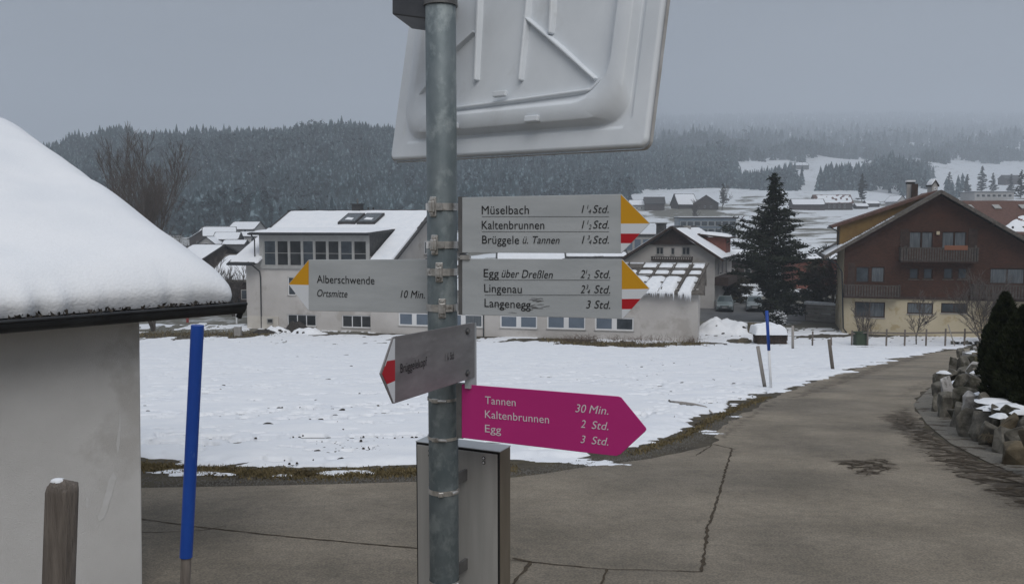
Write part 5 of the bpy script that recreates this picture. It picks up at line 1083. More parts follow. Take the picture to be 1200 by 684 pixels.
far_house('small_house', 'dark roofed house peeping past the white chalet at right', 'house', 846, 330, 118, 5.5, 6, 3.0, 1.4, R(-20), 'far_wood', snow=.7, wins=W3(2, .8, 2.2, .8))
far_house('brick_building', 'low reddish building between the big conifer and the brown chalet', 'building', 932, 348, 112, 7.0, 6, 5.0, .5, 0, 'brick', snow=.9, flat=False)
# farms on the hillside
far_house('farmhouse', 'hillside farmhouse with white front left of the barn, above the yellow arrow', 'farmhouse', 738, 247, 440, 10, 9, 3.0, 2.6, R(-4), 'far_wall', snow=1, wins=W3(4, .8, 2.4, .8))
far_house('farm_barn', 'dark hillside barn joined beside the white farmhouse', 'barn', 756, 247, 446, 10, 9, 4.0, 3.2, R(-4), 'far_wood', snow=0)
far_house('hay_barn', 'hillside barn with a bright snow roof above the flat building', 'barn', 795, 245, 430, 10, 10, 2.5, 5.2, R(12), 'far_wood', snow=1)
far_house('hay_barn', 'dark gabled hillside barn right of the bright snow roofed one', 'barn', 813, 246, 432, 12, 12, 3.4, 4.0, R(-14), 'far_wood', snow=.75, gable_front=True, wins=W3(3, 2, 3, 1))
far_house('long_farmhouse', 'long low farm building with snowy roof beside the field edge', 'farmhouse', 929, 246, 470, 17, 10, 3.0, 3.0, R(-6), 'far_wood', snow=1)
far_house('long_farmhouse', 'reddish roofed farmhouse joined to the long snowy farm building', 'farmhouse', 956, 246, 478, 20, 12, 4.0, 4.5, R(-4), 'far_wood', roof='tile_red', snow=.35, wins=W3(6, 1.2, 2.8, 1.0, 2.6))
far_house('field_hut', 'small hut with snowy roof at the forest foot beside the chimney', 'hut', 1016, 243, 480, 7, 6, 2.2, 1.6, 0, 'far_wood', snow=1)
far_house('field_hut', 'tiny snowy hut left of the other field hut', 'hut', 1004, 245, 455, 6, 5, 1.6, 1.4, 0, 'far_wood', snow=1)
far_house('gabled_house', 'small pale gabled house right behind the chalet chimney', 'house', 1051, 244, 420, 6, 8, 3.4, 2.8, R(18), 'far_wall', snow=1, gable_front=True, wins=W3(2, 1, 2.6, 1))
far_house('hooded_chimney', 'pale chimney with pointed hood peeping over the chalet ridge', 'house', 1092, 226, 96, .7, .8, .9, .45, R(10), 'far_wall', snow=.9, gable_front=True, ov=.12, base=3, wins=W3(1, .2, .6, .3), win_sz=(.3, .35))  # a hooded chimney, modelled as a tiny gabled house
far_house('flat_roof_house', 'long flat roofed building with snowy parapet above the tiled roof', 'building', 1142, 236, 300, 14, 9, 3.2, 0, R(2), 'far_wall', flat=True, ov=.3, wins=W3(7, .5, 1.9, 1.5), win_sz=(1.3, 1.0))
far_house('hill_barn', 'dark barn high up among the trees at the right edge', 'barn', 1178, 217, 760, 15, 10, 6, 3.0, R(6), 'far_wood', snow=0)
far_house('hill_farm', 'lone low farm high on the snowy clearing', 'farmhouse', 929, 198, 1150, 22, 12, 5, 4, R(3), 'far_wood', snow=.3)
t = far_house('tiled_house', 'big reddish tiled roof with patches of snow behind the brown chalet', 'house', 1128, 320, 93, 17, 13, 4.6, 3.3, R(-4), 'brown_dark', roof='tile_red', snow=0, ov=.8)
for k, xx in enumerate((2.2, 5.2, 8.1)): build('skylight', MB().slab([(xx, 4.4, 7.15), (xx + .75, 4.4, 7.15), (xx + .75, 5.2, 7.55), (xx, 5.2, 7.55)], .1), M['frame_grey'], t)
k_ = 3.3 / 6.5
snow_sheet(t, [(3.0, -.5, 4.45), (16.5, -.5, 4.45), (16.5, 3.6, 4.45 + 4.1 * k_), (7.0, 3.0, 4.45 + 3.5 * k_)], .18, 13, nu=30, nv=18, drop=.35)
for j in range(9): build('snow_stopper', MB().box(4 + j * 1.1, 4.12 + j * 1.1, .1, .3, 4.75, 5.1), M['roof_dark'], t)

# ------------------------------------------------------------ trees
def bare_tree(name, label, cat, base, H_, seed, lean=(0, 0), spread=.55, trunk_r=.22, mat='twig', n_main=6, depth=5, up=.35, split=.25, nside=4, multi=1, twig=.012, group=None, wide=1.0):
    r = random.Random(seed); t = thing(name, label, cat, tuple(base), 0, group); tr = MB(); cr_ = MB()
    def grow(p, d, L_, rad, lev):
        n = 3 if lev < depth - 1 else 2; pts = [p]; q = p
        for i in range(n):
            d = (d + Vector((r.gauss(0, .10), r.gauss(0, .10), r.gauss(0, .05) + up * .12))).normalized(); q = q + d * (L_ / n); pts.append(q)
        end = max(rad * (.62 if lev < depth else .3), twig * .6); rs = [lerp(rad, end, i / n) for i in range(n + 1)]
        (tr if lev == 0 else cr_).tube(pts, rs, 7 if lev == 0 else (nside if lev < 3 else 3), caps=False)
        if lev >= depth: return
        k = n_main if lev == 0 else r.randint(3, 4)
        for i in range(k):
            f = (split + (1 - split) * (i + r.random()) / k); idx = min(n - 1, int(f * n)); g = f * n - idx; o_ = pts[idx].lerp(pts[idx + 1], g)
            az = r.uniform(0, 2 * PI); side = Vector((math.cos(az), math.sin(az), 0)); s_ = spread * r.uniform(.6, 1.3)
            nd = (d * 1.0 + side * s_ * (1.2 if lev == 0 else 1) + Vector((0, 0, up * .5))).normalized()
            grow(o_, nd, L_ * r.uniform(.45, .72) * (1 - .25 * f if lev == 0 else 1), max(twig, lerp(rad, end, f) * r.uniform(.5, .7)), lev + 1)
        grow(pts[-1], d, L_ * .55, end, lev + 1)
    for m_ in range(multi):
        a = 2 * PI * m_ / multi + .7; l_ = .0 if multi == 1 else .22
        grow(Vector((0, 0, -.2)), Vector((lean[0] + l_ * math.cos(a), lean[1] + l_ * math.sin(a), 1)).normalized(), H_ * .52, trunk_r * (1 if m_ == 0 else .8), 0)
    zm = max(v[2] for v in tr.v + cr_.v); k_ = H_ / zm
    for q_ in (tr, cr_): q_.v = [(v[0] * k_ * wide, v[1] * k_ * wide, v[2] * k_) for v in q_.v]
    build('trunk', tr, M['bark'], t, smooth=True, normals=False); build('crown', cr_, M[mat], t, normals=False); return t
bare_tree('bare_tree', 'tall leafless tree rising behind the snow covered hut', 'tree', GP(180, 388), 18.2, 12, spread=.46, trunk_r=.13, n_main=5, split=.3, up=.68, twig=.011, depth=5, multi=3, wide=1.15)
for k, (px, Y, H_, sd, lb) in enumerate(((150, 100, 10, 3, 'lower leafless tree left of the tall bare tree'), (214, 98, 8.5, 5, 'leafless bushy tree right of the tall bare tree'), (236, 86, 6.5, 8, 'small leafless tree in front of the barn roofs at left'), (272, 84, 5.5, 9, 'slim leafless tree before the brown timber building'))):
    x_ = (px - 600) / 1000 * Y; bare_tree('bare_tree', lb, 'tree', (x_, Y, g1(x_, Y)), H_, sd, spread=.6, trunk_r=.12, n_main=6, twig=.014, depth=4, split=.15, multi=2)
for px, Y, H_, sd, lb in ((812, 300, 9, 31, 'faint leafless tree beside the hillside barn'), (845, 380, 12, 32, 'round leafless tree on the hillside right of the barns'), (700, 300, 10, 33, 'leafless tree on the slope behind the signs')):
    x_ = (px - 600) / 1000 * Y; bare_tree('bare_tree', lb, 'tree', (x_, Y, g1(x_, Y)), H_, sd, spread=.7, trunk_r=.2, n_main=6, twig=.04, depth=4, split=.2)
p = GP(1074, 404); bare_tree('bare_shrub', 'leafless young fruit tree in front of the yellow wall', 'shrub', p, 4.2, 41, spread=.8, trunk_r=.05, twig=.012, depth=4, split=.2, n_main=5)
p = GP(1012, 404); bare_tree('bare_shrub', 'twiggy leafless shrub by the green bin', 'shrub', p, 3.4, 42, spread=.7, trunk_r=.04, twig=.011, depth=3, split=.1, multi=3)
p = P(1150, 402, 62); bare_tree('bare_shrub', 'tall leafless bush between the yellow wall and the dark conifers', 'shrub', p, 5.6, 43, spread=.8, trunk_r=.06, twig=.012, depth=4, split=.1, multi=3)
x_ = P(972, 385, 79).x; bare_tree('dark_tree', 'dark tangled leafless tree with curved trunk between conifer and chalet', 'tree', (x_ + .4, 79, -7.7), 7.5, 44, lean=(.1, 0), spread=1.1, trunk_r=.16, twig=.025, depth=5, split=.35, n_main=9, up=-.05, mat='bark')

def conifer(name, label, cat, base, prof, seed, mat, nb=240, quad=.22, droop=-.25, per=1.0, group=None, trunk_r=.22, ragged=False):
    """prof: list of (height, reach to the left, reach to the right); branches with needle sprays fill the outline"""
    r = random.Random(seed); t = thing(name, label, cat, tuple(base), 0, group); Ht = prof[-1][0]; hs = [p_[0] for p_ in prof]
    build('trunk', MB().tube([(0, 0, -.3), (0, 0, Ht * .5), (0, 0, Ht)], [trunk_r, trunk_r * .6, .03], 8), M['bark'], t, smooth=True)
    lim = MB(); V = []; F = []
    for k in range(nb):
        f = (k + r.random()) / nb; z = lerp(hs[0], hs[-1], 1 - (1 - f) ** .9 if f < 1 else 1); az = r.uniform(0, 2 * PI); ca = math.cos(az)
        l_ = np.interp(z, hs, [p_[1] for p_ in prof]); rr = np.interp(z, hs, [p_[2] for p_ in prof]); reach = (rr if ca > 0 else l_) * abs(ca) + (l_ + rr) / 2 * (1 - abs(ca)); L_ = reach * (r.uniform(.45, 1.15) * (1 + .75 * noise.noise(Vector((math.cos(az) * 1.1, math.sin(az) * 1.1, z * .55 + seed)))) if ragged else r.uniform(.55, 1.08))
        d = Vector((ca, math.sin(az), 0)); dr = droop * (r.uniform(-.8, 1.4) if ragged else r.uniform(.5, 1.4))
        pts = [Vector((0, 0, z)) + d * (L_ * q) + Vector((0, 0, L_ * (dr * q + .22 * q * q))) for q in (0, .35, .7, 1)]
        lim.tube(pts, [.035 + .012 * L_, .025, .018, .008], 4, caps=False)
        n_ = max(5, int((10 + L_ * 26) * per))
        for j in range(n_):
            q = r.random() ** .6; i = min(2, int(q * 3)); c = pts[i].lerp(pts[i + 1], q * 3 - i); s_ = quad * r.uniform(.5, 1.3)
            c = c + Vector((r.gauss(0, .10 + .09 * L_ * (1 - q * .5)), r.gauss(0, .10 + .09 * L_), r.gauss(-.03, .07)))
            a = (d * r.uniform(.3, 1) + Vector((r.uniform(-1, 1), r.uniform(-1, 1), r.uniform(-.8, .3)))).normalized(); b2 = a.cross(Vector((r.uniform(-1, 1), r.uniform(-1, 1), r.uniform(-1, 1)))).normalized()
            o_ = len(V); V += [tuple(c - a * s_ * .5), tuple(c + b2 * s_ * .22), tuple(c + a * s_ * .9), tuple(c - b2 * s_ * .22)]; F.append((o_, o_ + 1, o_ + 2, o_ + 3))
    build('limbs', lim, M['bark'], t, normals=False); np_mesh('crown', V, F, M[mat], t); return t
s_ = 78 / 1000
conifer('large_conifer', 'large dark ragged conifer standing between the parked cars and brown chalet', 'tree', (.305 * 78, 78, -7.7), [(.9, .4, 3.4), (2.2, .6, 4.0), (3.6, 1.5, 3.7), (5.0, 4.5, 3.4), (6.4, 4.9, 3.2), (7.6, 4.3, 2.6), (8.4, 2.8, 2.2), (9.2, 2.4, 2.6), (10.4, 1.4, 1.8), (11.6, .8, 1.0), (12.6, .5, .7), (13.8, .1, .12)], 5, 'spruce', 280, .27, per=1.45, ragged=True)
conifer('dark_evergreen', 'low dark evergreen clump filling the space right of the large conifer', 'tree', (.358 * 83, 83, -7.7), [(.8, 1.6, 2.2), (2.6, 2.0, 2.4), (4.2, 1.9, 2.2), (5.2, 1.2, 1.6), (5.9, .4, .6)], 6, 'spruce_brown', 90, .3, per=1.2)
conifer('dark_evergreen', 'dark evergreen bush behind the two parked cars', 'shrub', (.262 * 97, 97, -7.5), [(.2, 2.6, 2.4), (1.6, 2.6, 2.4), (3.0, 1.6, 1.4), (3.8, .2, .2)], 9, 'spruce_brown', 90, .28, per=1.2)
conifer('snowy_shrub', 'evergreen shrub flecked with snow below the large conifer', 'shrub', (.313 * 73, 73, -7.6), [(.1, .7, .8), (.9, .9, .8), (1.7, .6, .5), (2.2, .1, .1)], 19, 'spruce', 60, .2, per=1.0)
V = []; F = []; r_ = random.Random(77)
sc_obj = bpy.data.objects['snowy_shrub']
for k in range(150):
    a = r_.uniform(0, 6.28); q = r_.random() ** .5 * .75; z_ = 2.0 - q * 1.6 * r_.uniform(.4, 1.2) - .1; c = Vector((math.cos(a) * q, math.sin(a) * q, max(.3, z_))); s2 = r_.uniform(.05, .14); o_ = len(V)
    V += [tuple(c + Vector((s2 * math.cos(b2), s2 * math.sin(b2), 0))) for b2 in (0, 1.3, 2.5, 3.8, 5)] + [tuple(c + Vector((0, 0, s2 * .5)))]; F += [(o_ + i, o_ + (i + 1) % 5, o_ + 5) for i in range(5)]
np_mesh('snow_tufts', V, F, M['thin_snow'], sc_obj, smooth=True, kind='stuff')

for i, (px, py, Y, H_, lb) in enumerate(((1133, 232, 330, 9, 'dark conifer at the left end of the long flat roofed building'), (1150, 226, 420, 13, 'taller dark conifer behind the long flat roofed building'), (1163, 226, 430, 10, 'conifer second from the left behind the long flat roofed building'),
        (1184, 230, 350, 9, 'conifer right of the long flat roofed building near the picture edge'), (1196, 232, 340, 11, 'dark conifer cut by the right picture edge on the slope'), (847, 240, 400, 10, 'lone conifer on the slope right of the hillside barns'), (1112, 228, 380, 10, 'conifer on the slope just right of the chalet ridge'), (1010, 236, 470, 15, 'big dark conifer beside the small field huts'))):
    p = GP(px, py); H_ = H_ * p.y / Y
    conifer('hillside_conifer', lb, 'tree', p, [(H_ * .08, H_ * .2, H_ * .22), (H_ * .35, H_ * .19, H_ * .17), (H_ * .7, H_ * .09, H_ * .1), (H_, .1, .1)], 60 + i, 'spruce', 60, H_ * .07, per=.35, group='single conifers on the hillside', ragged=True)
def thuja(label, base, Ht, rad, seed, n=26000):
    t = thing('columnar_conifer', label, 'tree', tuple(base), 0, 'dark columnar conifers above the boulders'); r = np.random.default_rng(seed)
    build('trunk', MB().tube([(0, 0, -.1), (0, 0, Ht * .8)], [.05, .01], 6), M['bark'], t)
    z = r.random(n) ** .9 * Ht; f = z / Ht; a = r.uniform(0, 2 * PI, n); prof_ = np.interp(f, [0, .12, .4, .65, .85, 1], [.72, .92, 1, .78, .42, .04]) * rad
    lob = 1 + .10 * np.sin(a * 5 + z * 3.1) + .08 * np.sin(a * 9 - z * 7) + .06 * np.sin(z * 17 + a * 3); R_ = prof_ * lob * (1 - .28 * r.random(n) ** 2)
    c = np.stack([np.cos(a) * R_, np.sin(a) * R_, z], 1); out = np.stack([np.cos(a), np.sin(a), np.full(n, 1.1)], 1); out += r.normal(0, .45, (n, 3)); out /= np.linalg.norm(out, axis=1)[:, None]
    tn = np.cross(out, r.normal(0, 1, (n, 3))); tn /= np.linalg.norm(tn, axis=1)[:, None]; s_ = r.uniform(.02, .05, n)[:, None]
    V = np.stack([c - tn * s_ * .35, c + out * s_ * 1.5, c + tn * s_ * .35, c - out * s_ * .4], 1).reshape(-1, 3); F = np.arange(n * 4).reshape(-1, 4)
    np_mesh('crown', V, F, M['thuja'], t)
    core = MB(); core.tube([(0, 0, Ht * q) for q in (.02, .12, .4, .65, .85, .96)], [rad * q * .74 for q in (.65, .85, .95, .72, .38, .08)], 16); build('inner_twigs', core, M['thuja'], t, smooth=True)
    return t

# ------------------------------------------------------------ boulder wall with its raised bank
CR = random.Random(21)
def boulder(parent, c, sx, sy, sz, mat, seed, lean=0.0):
    r = random.Random(seed); bm = bmesh.new()
    for _ in range(12):
        v = Vector((r.gauss(0, 1), r.gauss(0, 1), r.gauss(0, 1))).normalized(); v = Vector([math.copysign(abs(q) ** .62, q) for q in v]); bm.verts.new((v.x * sx / 2, v.y * sy / 2, v.z * sz / 2))
    res = bmesh.ops.convex_hull(bm, input=bm.verts); bmesh.ops.delete(bm, geom=[g for g in res['geom_interior'] if isinstance(g, bmesh.types.BMVert)], context='VERTS')
    bmesh.ops.bevel(bm, geom=list(bm.edges), offset=min(sx, sz) * .025, segments=1, affect='EDGES', profile=.6)
    bmesh.ops.triangulate(bm, faces=list(bm.faces)); bmesh.ops.subdivide_edges(bm, edges=[e for e in bm.edges if e.calc_length() > min(sx, sz) * .22], cuts=1, use_grid_fill=True)
    for v in bm.verts:
        n_ = noise.noise_vector(v.co * (3.2 / max(sx, sz)) + Vector((seed, 0, 0))); n2 = noise.noise_vector(v.co * 14 + Vector((0, seed, 0))); v.co += n_ * min(sx, sz) * .06 + n2 * .014
    bm.transform(Matrix.Translation(c) @ Matrix.Rotation(lean, 4, 'Y') @ Matrix.Rotation(r.uniform(-.5, .5), 4, 'Z')); me = bpy.data.meshes.new('boulder'); bm.to_mesh(me); bm.free(); return link('boulder', me, M[mat], parent)
p0 = GP(1140, 515); bw = thing('boulder_wall', 'dry wall of rough grey boulders along the inside of the road bend', 'stone wall', tuple(p0)); O2 = Vector(bw.location)
ST = [  # px centre, top row, bottom row, width px, distance (None = on the ground), stone kind, lean
    (1098, 446, 483, 17, None, 0, .1), (1110, 441, 490, 20, None, 1, .15), (1123, 452, 502, 22, None, 0, .25), (1118, 462, 497, 12, None, 0, .1), (1138, 458, 514, 25, None, 1, .2), (1151, 460, 519, 22, None, 0, .15), (1166, 470, 525, 24, None, 0, .1),
    (1178, 482, 534, 20, None, 0, 0), (1190, 496, 547, 30, None, 3, 0), (1212, 500, 560, 34, None, 3, .1), (1240, 505, 578, 40, None, 0, 0), (1280, 510, 600, 48, None, 3, 0), (1335, 520, 640, 60, None, 0, 0),
    (1103, 432, 455, 15, 17.5, 0, .1), (1113, 432, 452, 15, 16.8, 1, 0), (1126, 436, 458, 18, 14.9, 0, 0), (1138, 440, 462, 18, 13.6, 0, .1), (1152, 452, 472, 24, 12.2, 0, 0), (1170, 458, 484, 22, 11.4, 0, 0), (1186, 476, 500, 26, 10.6, 0, 0), (1204, 484, 505, 24, 10.2, 0, 0),
    (1119, 416, 437, 13, 24, 0, 0), (1128, 417, 444, 13, 21, 0, .1), (1141, 424, 446, 15, 18.5, 2, .2), (1151, 428, 450, 15, 17.4, 0, .2), (1161, 436, 456, 16, 15.6, 2, .2), (1172, 444, 462, 18, 14, 0, 0),
    (1133, 410, 424, 10, 30, 2, .2), (1142, 416, 430, 16, 27, 0, 0), (1156, 418, 432, 18, 24, 0, 0), (1125, 408, 419, 9, 36, 0, 0), (1143, 405, 414, 12, 40, 0, 0), (1160, 408, 420, 16, 34, 0, 0), (1172, 424, 440, 16, 20, 0, 0), (1152, 400, 409, 12, 47, 0, 0)]
rs0 = random.Random(6)
for i, (px, yt, yb, wpx, Y, kd, ln) in enumerate(ST):
    if Y is None:
        Y = GP(px, yb).y + .12
        if yb < 550:      # two courses: a smaller stone sits on the lower one
            y2 = lerp(yt, yb, .5); a, b_ = P(px + 3, yt - 1, Y + .22), P(px + 3, y2, Y + .22); sz = a.z - b_.z; sx = wpx * .9 * Y / 1000
            boulder(bw, (a + b_) / 2 - O2 - Vector((0, 0, .1 * sz)), sx * 1.2, sx * .9, sz * 1.25, rs0.choice(('stone', 'stone', 'stone_pale', 'stone_tan')), i * 13 + 500, rs0.uniform(-.3, .3)); yt = lerp(yt, yb, .36)
    a, b_ = P(px, yt, Y), P(px, yb, Y); sz = a.z - b_.z; sx = wpx * Y / 1000; c = (a + b_) / 2 - O2
    boulder(bw, c - Vector((0, 0, .06 * sz)), sx * 1.22, max(sx, sz) * .85, sz * 1.2, ('stone', 'stone', 'stone_pale', 'stone_tan')[kd], i * 7 + 3, ln)
LB = [GP(*q) for q in ((1500, 760), (1335, 636), (1240, 576), (1190, 545), (1166, 523), (1138, 511), (1110, 488), (1098, 480), (1104, 456), (1118, 437), (1128, 424), (1138, 412), (1150, 405))]
V = []; nb_ = 60; offs = [.35, .6, .8, 1.1, 1.6] + list(np.linspace(2.2, 14, nb_ - 5)); rowsb = []
for a, b_ in zip(LB, LB[1:]):
    for k in range(16): rowsb.append(a.lerp(b_, k / 16))
rise_ = {0: -.1, .35: .05, .6: .42, .8: .5, 1.1: .58, 1.6: .66, 14: 1.2}
for p in rowsb:
    fade = min(1, max(.0, (60 - p.y) / 28))
    for o_ in offs:
        h_ = float(np.interp(o_, list(rise_), list(rise_.values()))) * fade; x_ = p.x + o_ * .95; y_ = p.y + o_ * .3
        V.append((x_, y_, float(Gnear(y_)) + h_ + .05 * noise.noise(Vector((x_ * 2, y_ * 2, 0)))))
rs = random.Random(9)
for k in range(64):
    p = rowsb[int(12 * 0 + rs.uniform(48, len(rowsb) - 18))]; o_ = rs.uniform(.12, 1.15); fade = min(1, max(.0, (60 - p.y) / 28)); h_ = float(np.interp(o_, list(rise_), list(rise_.values()))) * fade
    sz = rs.uniform(.14, .34) * (1 + p.y / 60); x_, y_ = p.x + o_ * .95, p.y + o_ * .3; boulder(bw, Vector((x_, y_, float(Gnear(y_)) + h_ + sz * .12)) - O2, sz * rs.uniform(1, 1.5), sz * 1.1, sz * rs.uniform(.6, 1), rs.choice(('stone', 'stone', 'stone', 'stone_tan', 'stone_pale')), 900 + k, rs.uniform(-.3, .3))
bank = np_mesh('garden_bank', V, grid_faces(len(rowsb), nb_), M['earth'], smooth=True, kind='structure')
V2 = [(x_, y_, z_ + .08 * noise.noise(Vector((x_ * 1.2, y_ * 1.1, 4))) + .035 * noise.noise(Vector((x_ * 4, y_ * 4, 4))) - .02 + .06 * min(1, max(0, (offs[i % nb_] - 1.5) / 2.5))) for i, (x_, y_, z_) in enumerate(V)]
np_mesh('bank_snow', V2, grid_faces(len(rowsb), nb_), M['thin_snow'], smooth=True, kind='structure')
for px, py, Y, s_, sd in ((1160, 461, 12.0, .16, 1), (1168, 470, 11.2, .22, 2), (1183, 476, 10.9, .2, 3), (1106, 436, 16.5, .1, 4), (1148, 436, 16.4, .14, 6), (1173, 487, 10.4, .09, 7), (1192, 505, 9.7, .06, 8), (1150, 412, 30, .5, 9), (1195, 483, 10.5, .08, 11), (1163, 478, 11, .14, 12), (1119, 448, 15.8, .09, 13)):
    r = random.Random(sd); c = P(px, py, Y) - O2; mb = MB(); ring = [(0, 0, .035)]; n_ = 12
    for q, zz_ in ((.55, .03), (1, -.02)):
        for j in range(n_): a = 2 * PI * j / n_; rr = s_ * q * r.uniform(.65, 1.25); ring.append((math.cos(a) * rr * 1.3, math.sin(a) * rr, zz_))
    mb.add([tuple(c + Vector(v)) for v in ring], [(0, 1 + j, 1 + (j + 1) % n_) for j in range(n_)] + [(1 + j, 1 + n_ + j, 1 + n_ + (j + 1) % n_, 1 + (j + 1) % n_) for j in range(n_)]); build('snow_patch', mb, M['thin_snow'], bw, smooth=True)
mb = MB(); c = P(1172, 520, 10.3) - O2; r = random.Random(3)
for k in range(160): a = r.gauss(0, .5); l_ = r.uniform(.1, .24); o_ = Vector((r.gauss(0, .05), r.gauss(0, .05), 0)); mb.tube([c + o_, c + o_ + Vector((a * l_, r.gauss(0, .05) - .05, l_ * .6)), c + o_ + Vector((a * l_ * 1.8, -.1, l_ * .35))], [.004, .003, .001], 3, caps=False)
o = build('dry_grass_tuft', mb, M['stone_tan'], None, normals=False); o.location = O2; o['kind'] = 'stuff'; tag(o, 'tuft of tan dead grass at the foot of the boulders', 'grass')
b_ = P(1173, 466, 14.6); thuja('slimmer dark columnar conifer with the pointed tip above the boulders', b_, P(1170, 344, 14.6).z - b_.z, .34, 1)
b_ = P(1196, 494, 11.4); thuja('broader dark columnar conifer at the right picture edge', b_, P(1193, 360, 11.4).z - b_.z, .42, 2)

# ------------------------------------------------------------ cars
def car(name, label, loc, rz_, paint, group=None):
    t = thing(name, label, 'car', loc, rz_, group); hw_ = .86
    st = [(0, .62, .32, .62), (.08, .76, .24, .74), (.35, .84, .2, .84), (1.0, .87, .2, .98), (1.3, .87, .2, 1.02), (3.4, .87, .2, 1.02), (3.9, .84, .22, 1.0), (4.15, .74, .3, .85)]; V = []; n_ = 10
    for y_, h_, z0, z1 in st:
        for x_, z_ in ((-1, .0), (-1.0, .45), (-.97, .8), (-.86, .97), (-.5, 1.0), (.5, 1.0), (.86, .97), (.97, .8), (1.0, .45), (1, 0)): V.append((x_ * h_, y_ - (0.04 if abs(x_) < .6 else 0), lerp(z0, z1, z_)))
    k = len(st); F = [(i * n_ + j, i * n_ + j + 1, (i + 1) * n_ + j + 1, (i + 1) * n_ + j) for i in range(k - 1) for j in range(n_ - 1)] + [tuple(range(n_)), tuple((k - 1) * n_ + j for j in range(n_))[::-1]] + [(i * n_, (i + 1) * n_, (i + 1) * n_ + n_ - 1, i * n_ + n_ - 1) for i in range(k - 1)]
    mb = MB(); mb.add(V, F); build('body', mb, paint, t, smooth=True).modifiers.new('e', 'EDGE_SPLIT').split_angle = R(45)
    V = [(s1 * x_, y_, z_) for y_, x_, z_ in ((1.15, .78, .98), (1.85, .62, 1.44), (2.1, .6, 1.47), (3.2, .6, 1.46), (3.55, .6, 1.4), (4.0, .74, .98)) for s1 in (-1, 1)]; F = [(2 * i, 2 * i + 1, 2 * i + 3, 2 * i + 2) for i in range(1, 4)]; mb = MB(); mb.add(V, F)
    for i in range(5): pass
    mb.tube([V[0], V[2]], .035, 6).tube([V[1], V[3]], .035, 6).tube([V[8], V[10]], .04, 6).tube([V[9], V[11]], .04, 6); build('roof', mb, paint, t)
    f = build('windscreen', MB().add([V[0], V[1], V[3], V[2]], [(0, 1, 2, 3)]), M['car_glass'], t)
    build('rear_window', MB().add([V[8], V[9], V[11], V[10]], [(0, 1, 2, 3)]), M['car_glass'], t)
    for s1 in (0, 1): build('side_window', MB().add([V[0 + s1], V[2 + s1], V[4 + s1], V[6 + s1], V[8 + s1], V[10 + s1]], [(0, 1, 2, 3, 4, 5)]), M['car_glass'], t)
    for s1 in (-1, 1):
        build('headlight', MB().add([(s1 * .46, -.03, .60), (s1 * .74, .04, .62), (s1 * .80, .2, .78), (s1 * .52, .06, .76)], [(0, 1, 2, 3)]), M['lamp_glass'], t)
        build('side_mirror', MB().box(s1 * .98 - .1, s1 * .98 + .1, 1.25, 1.35, .98, 1.12), paint, t)
        for y_ in (.75, 3.35):
            wh = build('wheel', MB().tube([(s1 * .68, y_, .31), (s1 * .88, y_, .31)], .31, 18), M['tyre'], t); build('rim', MB().tube([(s1 * .88, y_, .31), (s1 * .89, y_, .31)], .19, 12), M['frame_grey'], wh)
    build('grille', MB().box(-.42, .42, -.06, 0, .56, .66), M['black'], t); build('bumper_intake', MB().box(-.6, .6, -.05, .02, .3, .42), M['black'], t); build('licence_plate', MB().box(-.26, .26, -.075, -.06, .44, .54), M['plate'], t)
    return t
for nm, lb, px, pt in (('parked_car', 'grey green car with roof rails parked nearest the white chalet', 849, 'car_paint'), ('parked_car', 'grey car parked between the other car and large conifer', 884.5, 'car_paint_b')):
    p = GP(px, 366); c = car(nm, lb, (p.x, p.y, p.z + .02), R(-15), M[pt], 'cars parked on the village road')
    if px < 860:
        for s1 in (-1, 1): build('roof_rail', MB().beam((s1 * .55, 2.0, 1.52), (s1 * .55, 3.4, 1.51), .05, .05), M['frame_grey'], c)
p = P(1183, 396, 60); car('silver_car', 'silver car half hidden behind the dark conifers', (p.x + .2, 60, float(Gnear(60)) - .1), R(-70), M['frame_grey'])
# village road where they stand
q = [(10, 79), (50, 79), (50, 94), (10, 97)]; V = []; F = []
xs_ = np.linspace(13, 60, 30); ys_ = np.linspace(79.5, 95, 14); X_, Y_ = np.meshgrid(xs_, ys_); V = np.stack([X_.ravel(), Y_.ravel(), G(X_.ravel(), Y_.ravel()) + .03], 1)
np_mesh('village_road', V, grid_faces(14, 30), M['road_far'], kind='structure')
V = np.stack([X_.ravel(), Y_.ravel() * .18 + 77, G(X_.ravel(), Y_.ravel()) * 0 - 7.55 - .05 + .12 * fbm(X_.ravel() / 2, Y_.ravel() / 2)], 1)
p = GP(866, 365.5)
mb = MB().box(-5.5, 5.5, 0, 1.2, 0, .16); o = build('snow_bank', mb, M['thin_snow'], loc=(p.x + .3, p.y + 4.6, -7.65)); tag(o, 'low ridge of ploughed snow behind the parked cars', 'snow bank'); bevel(o, .1, 3)

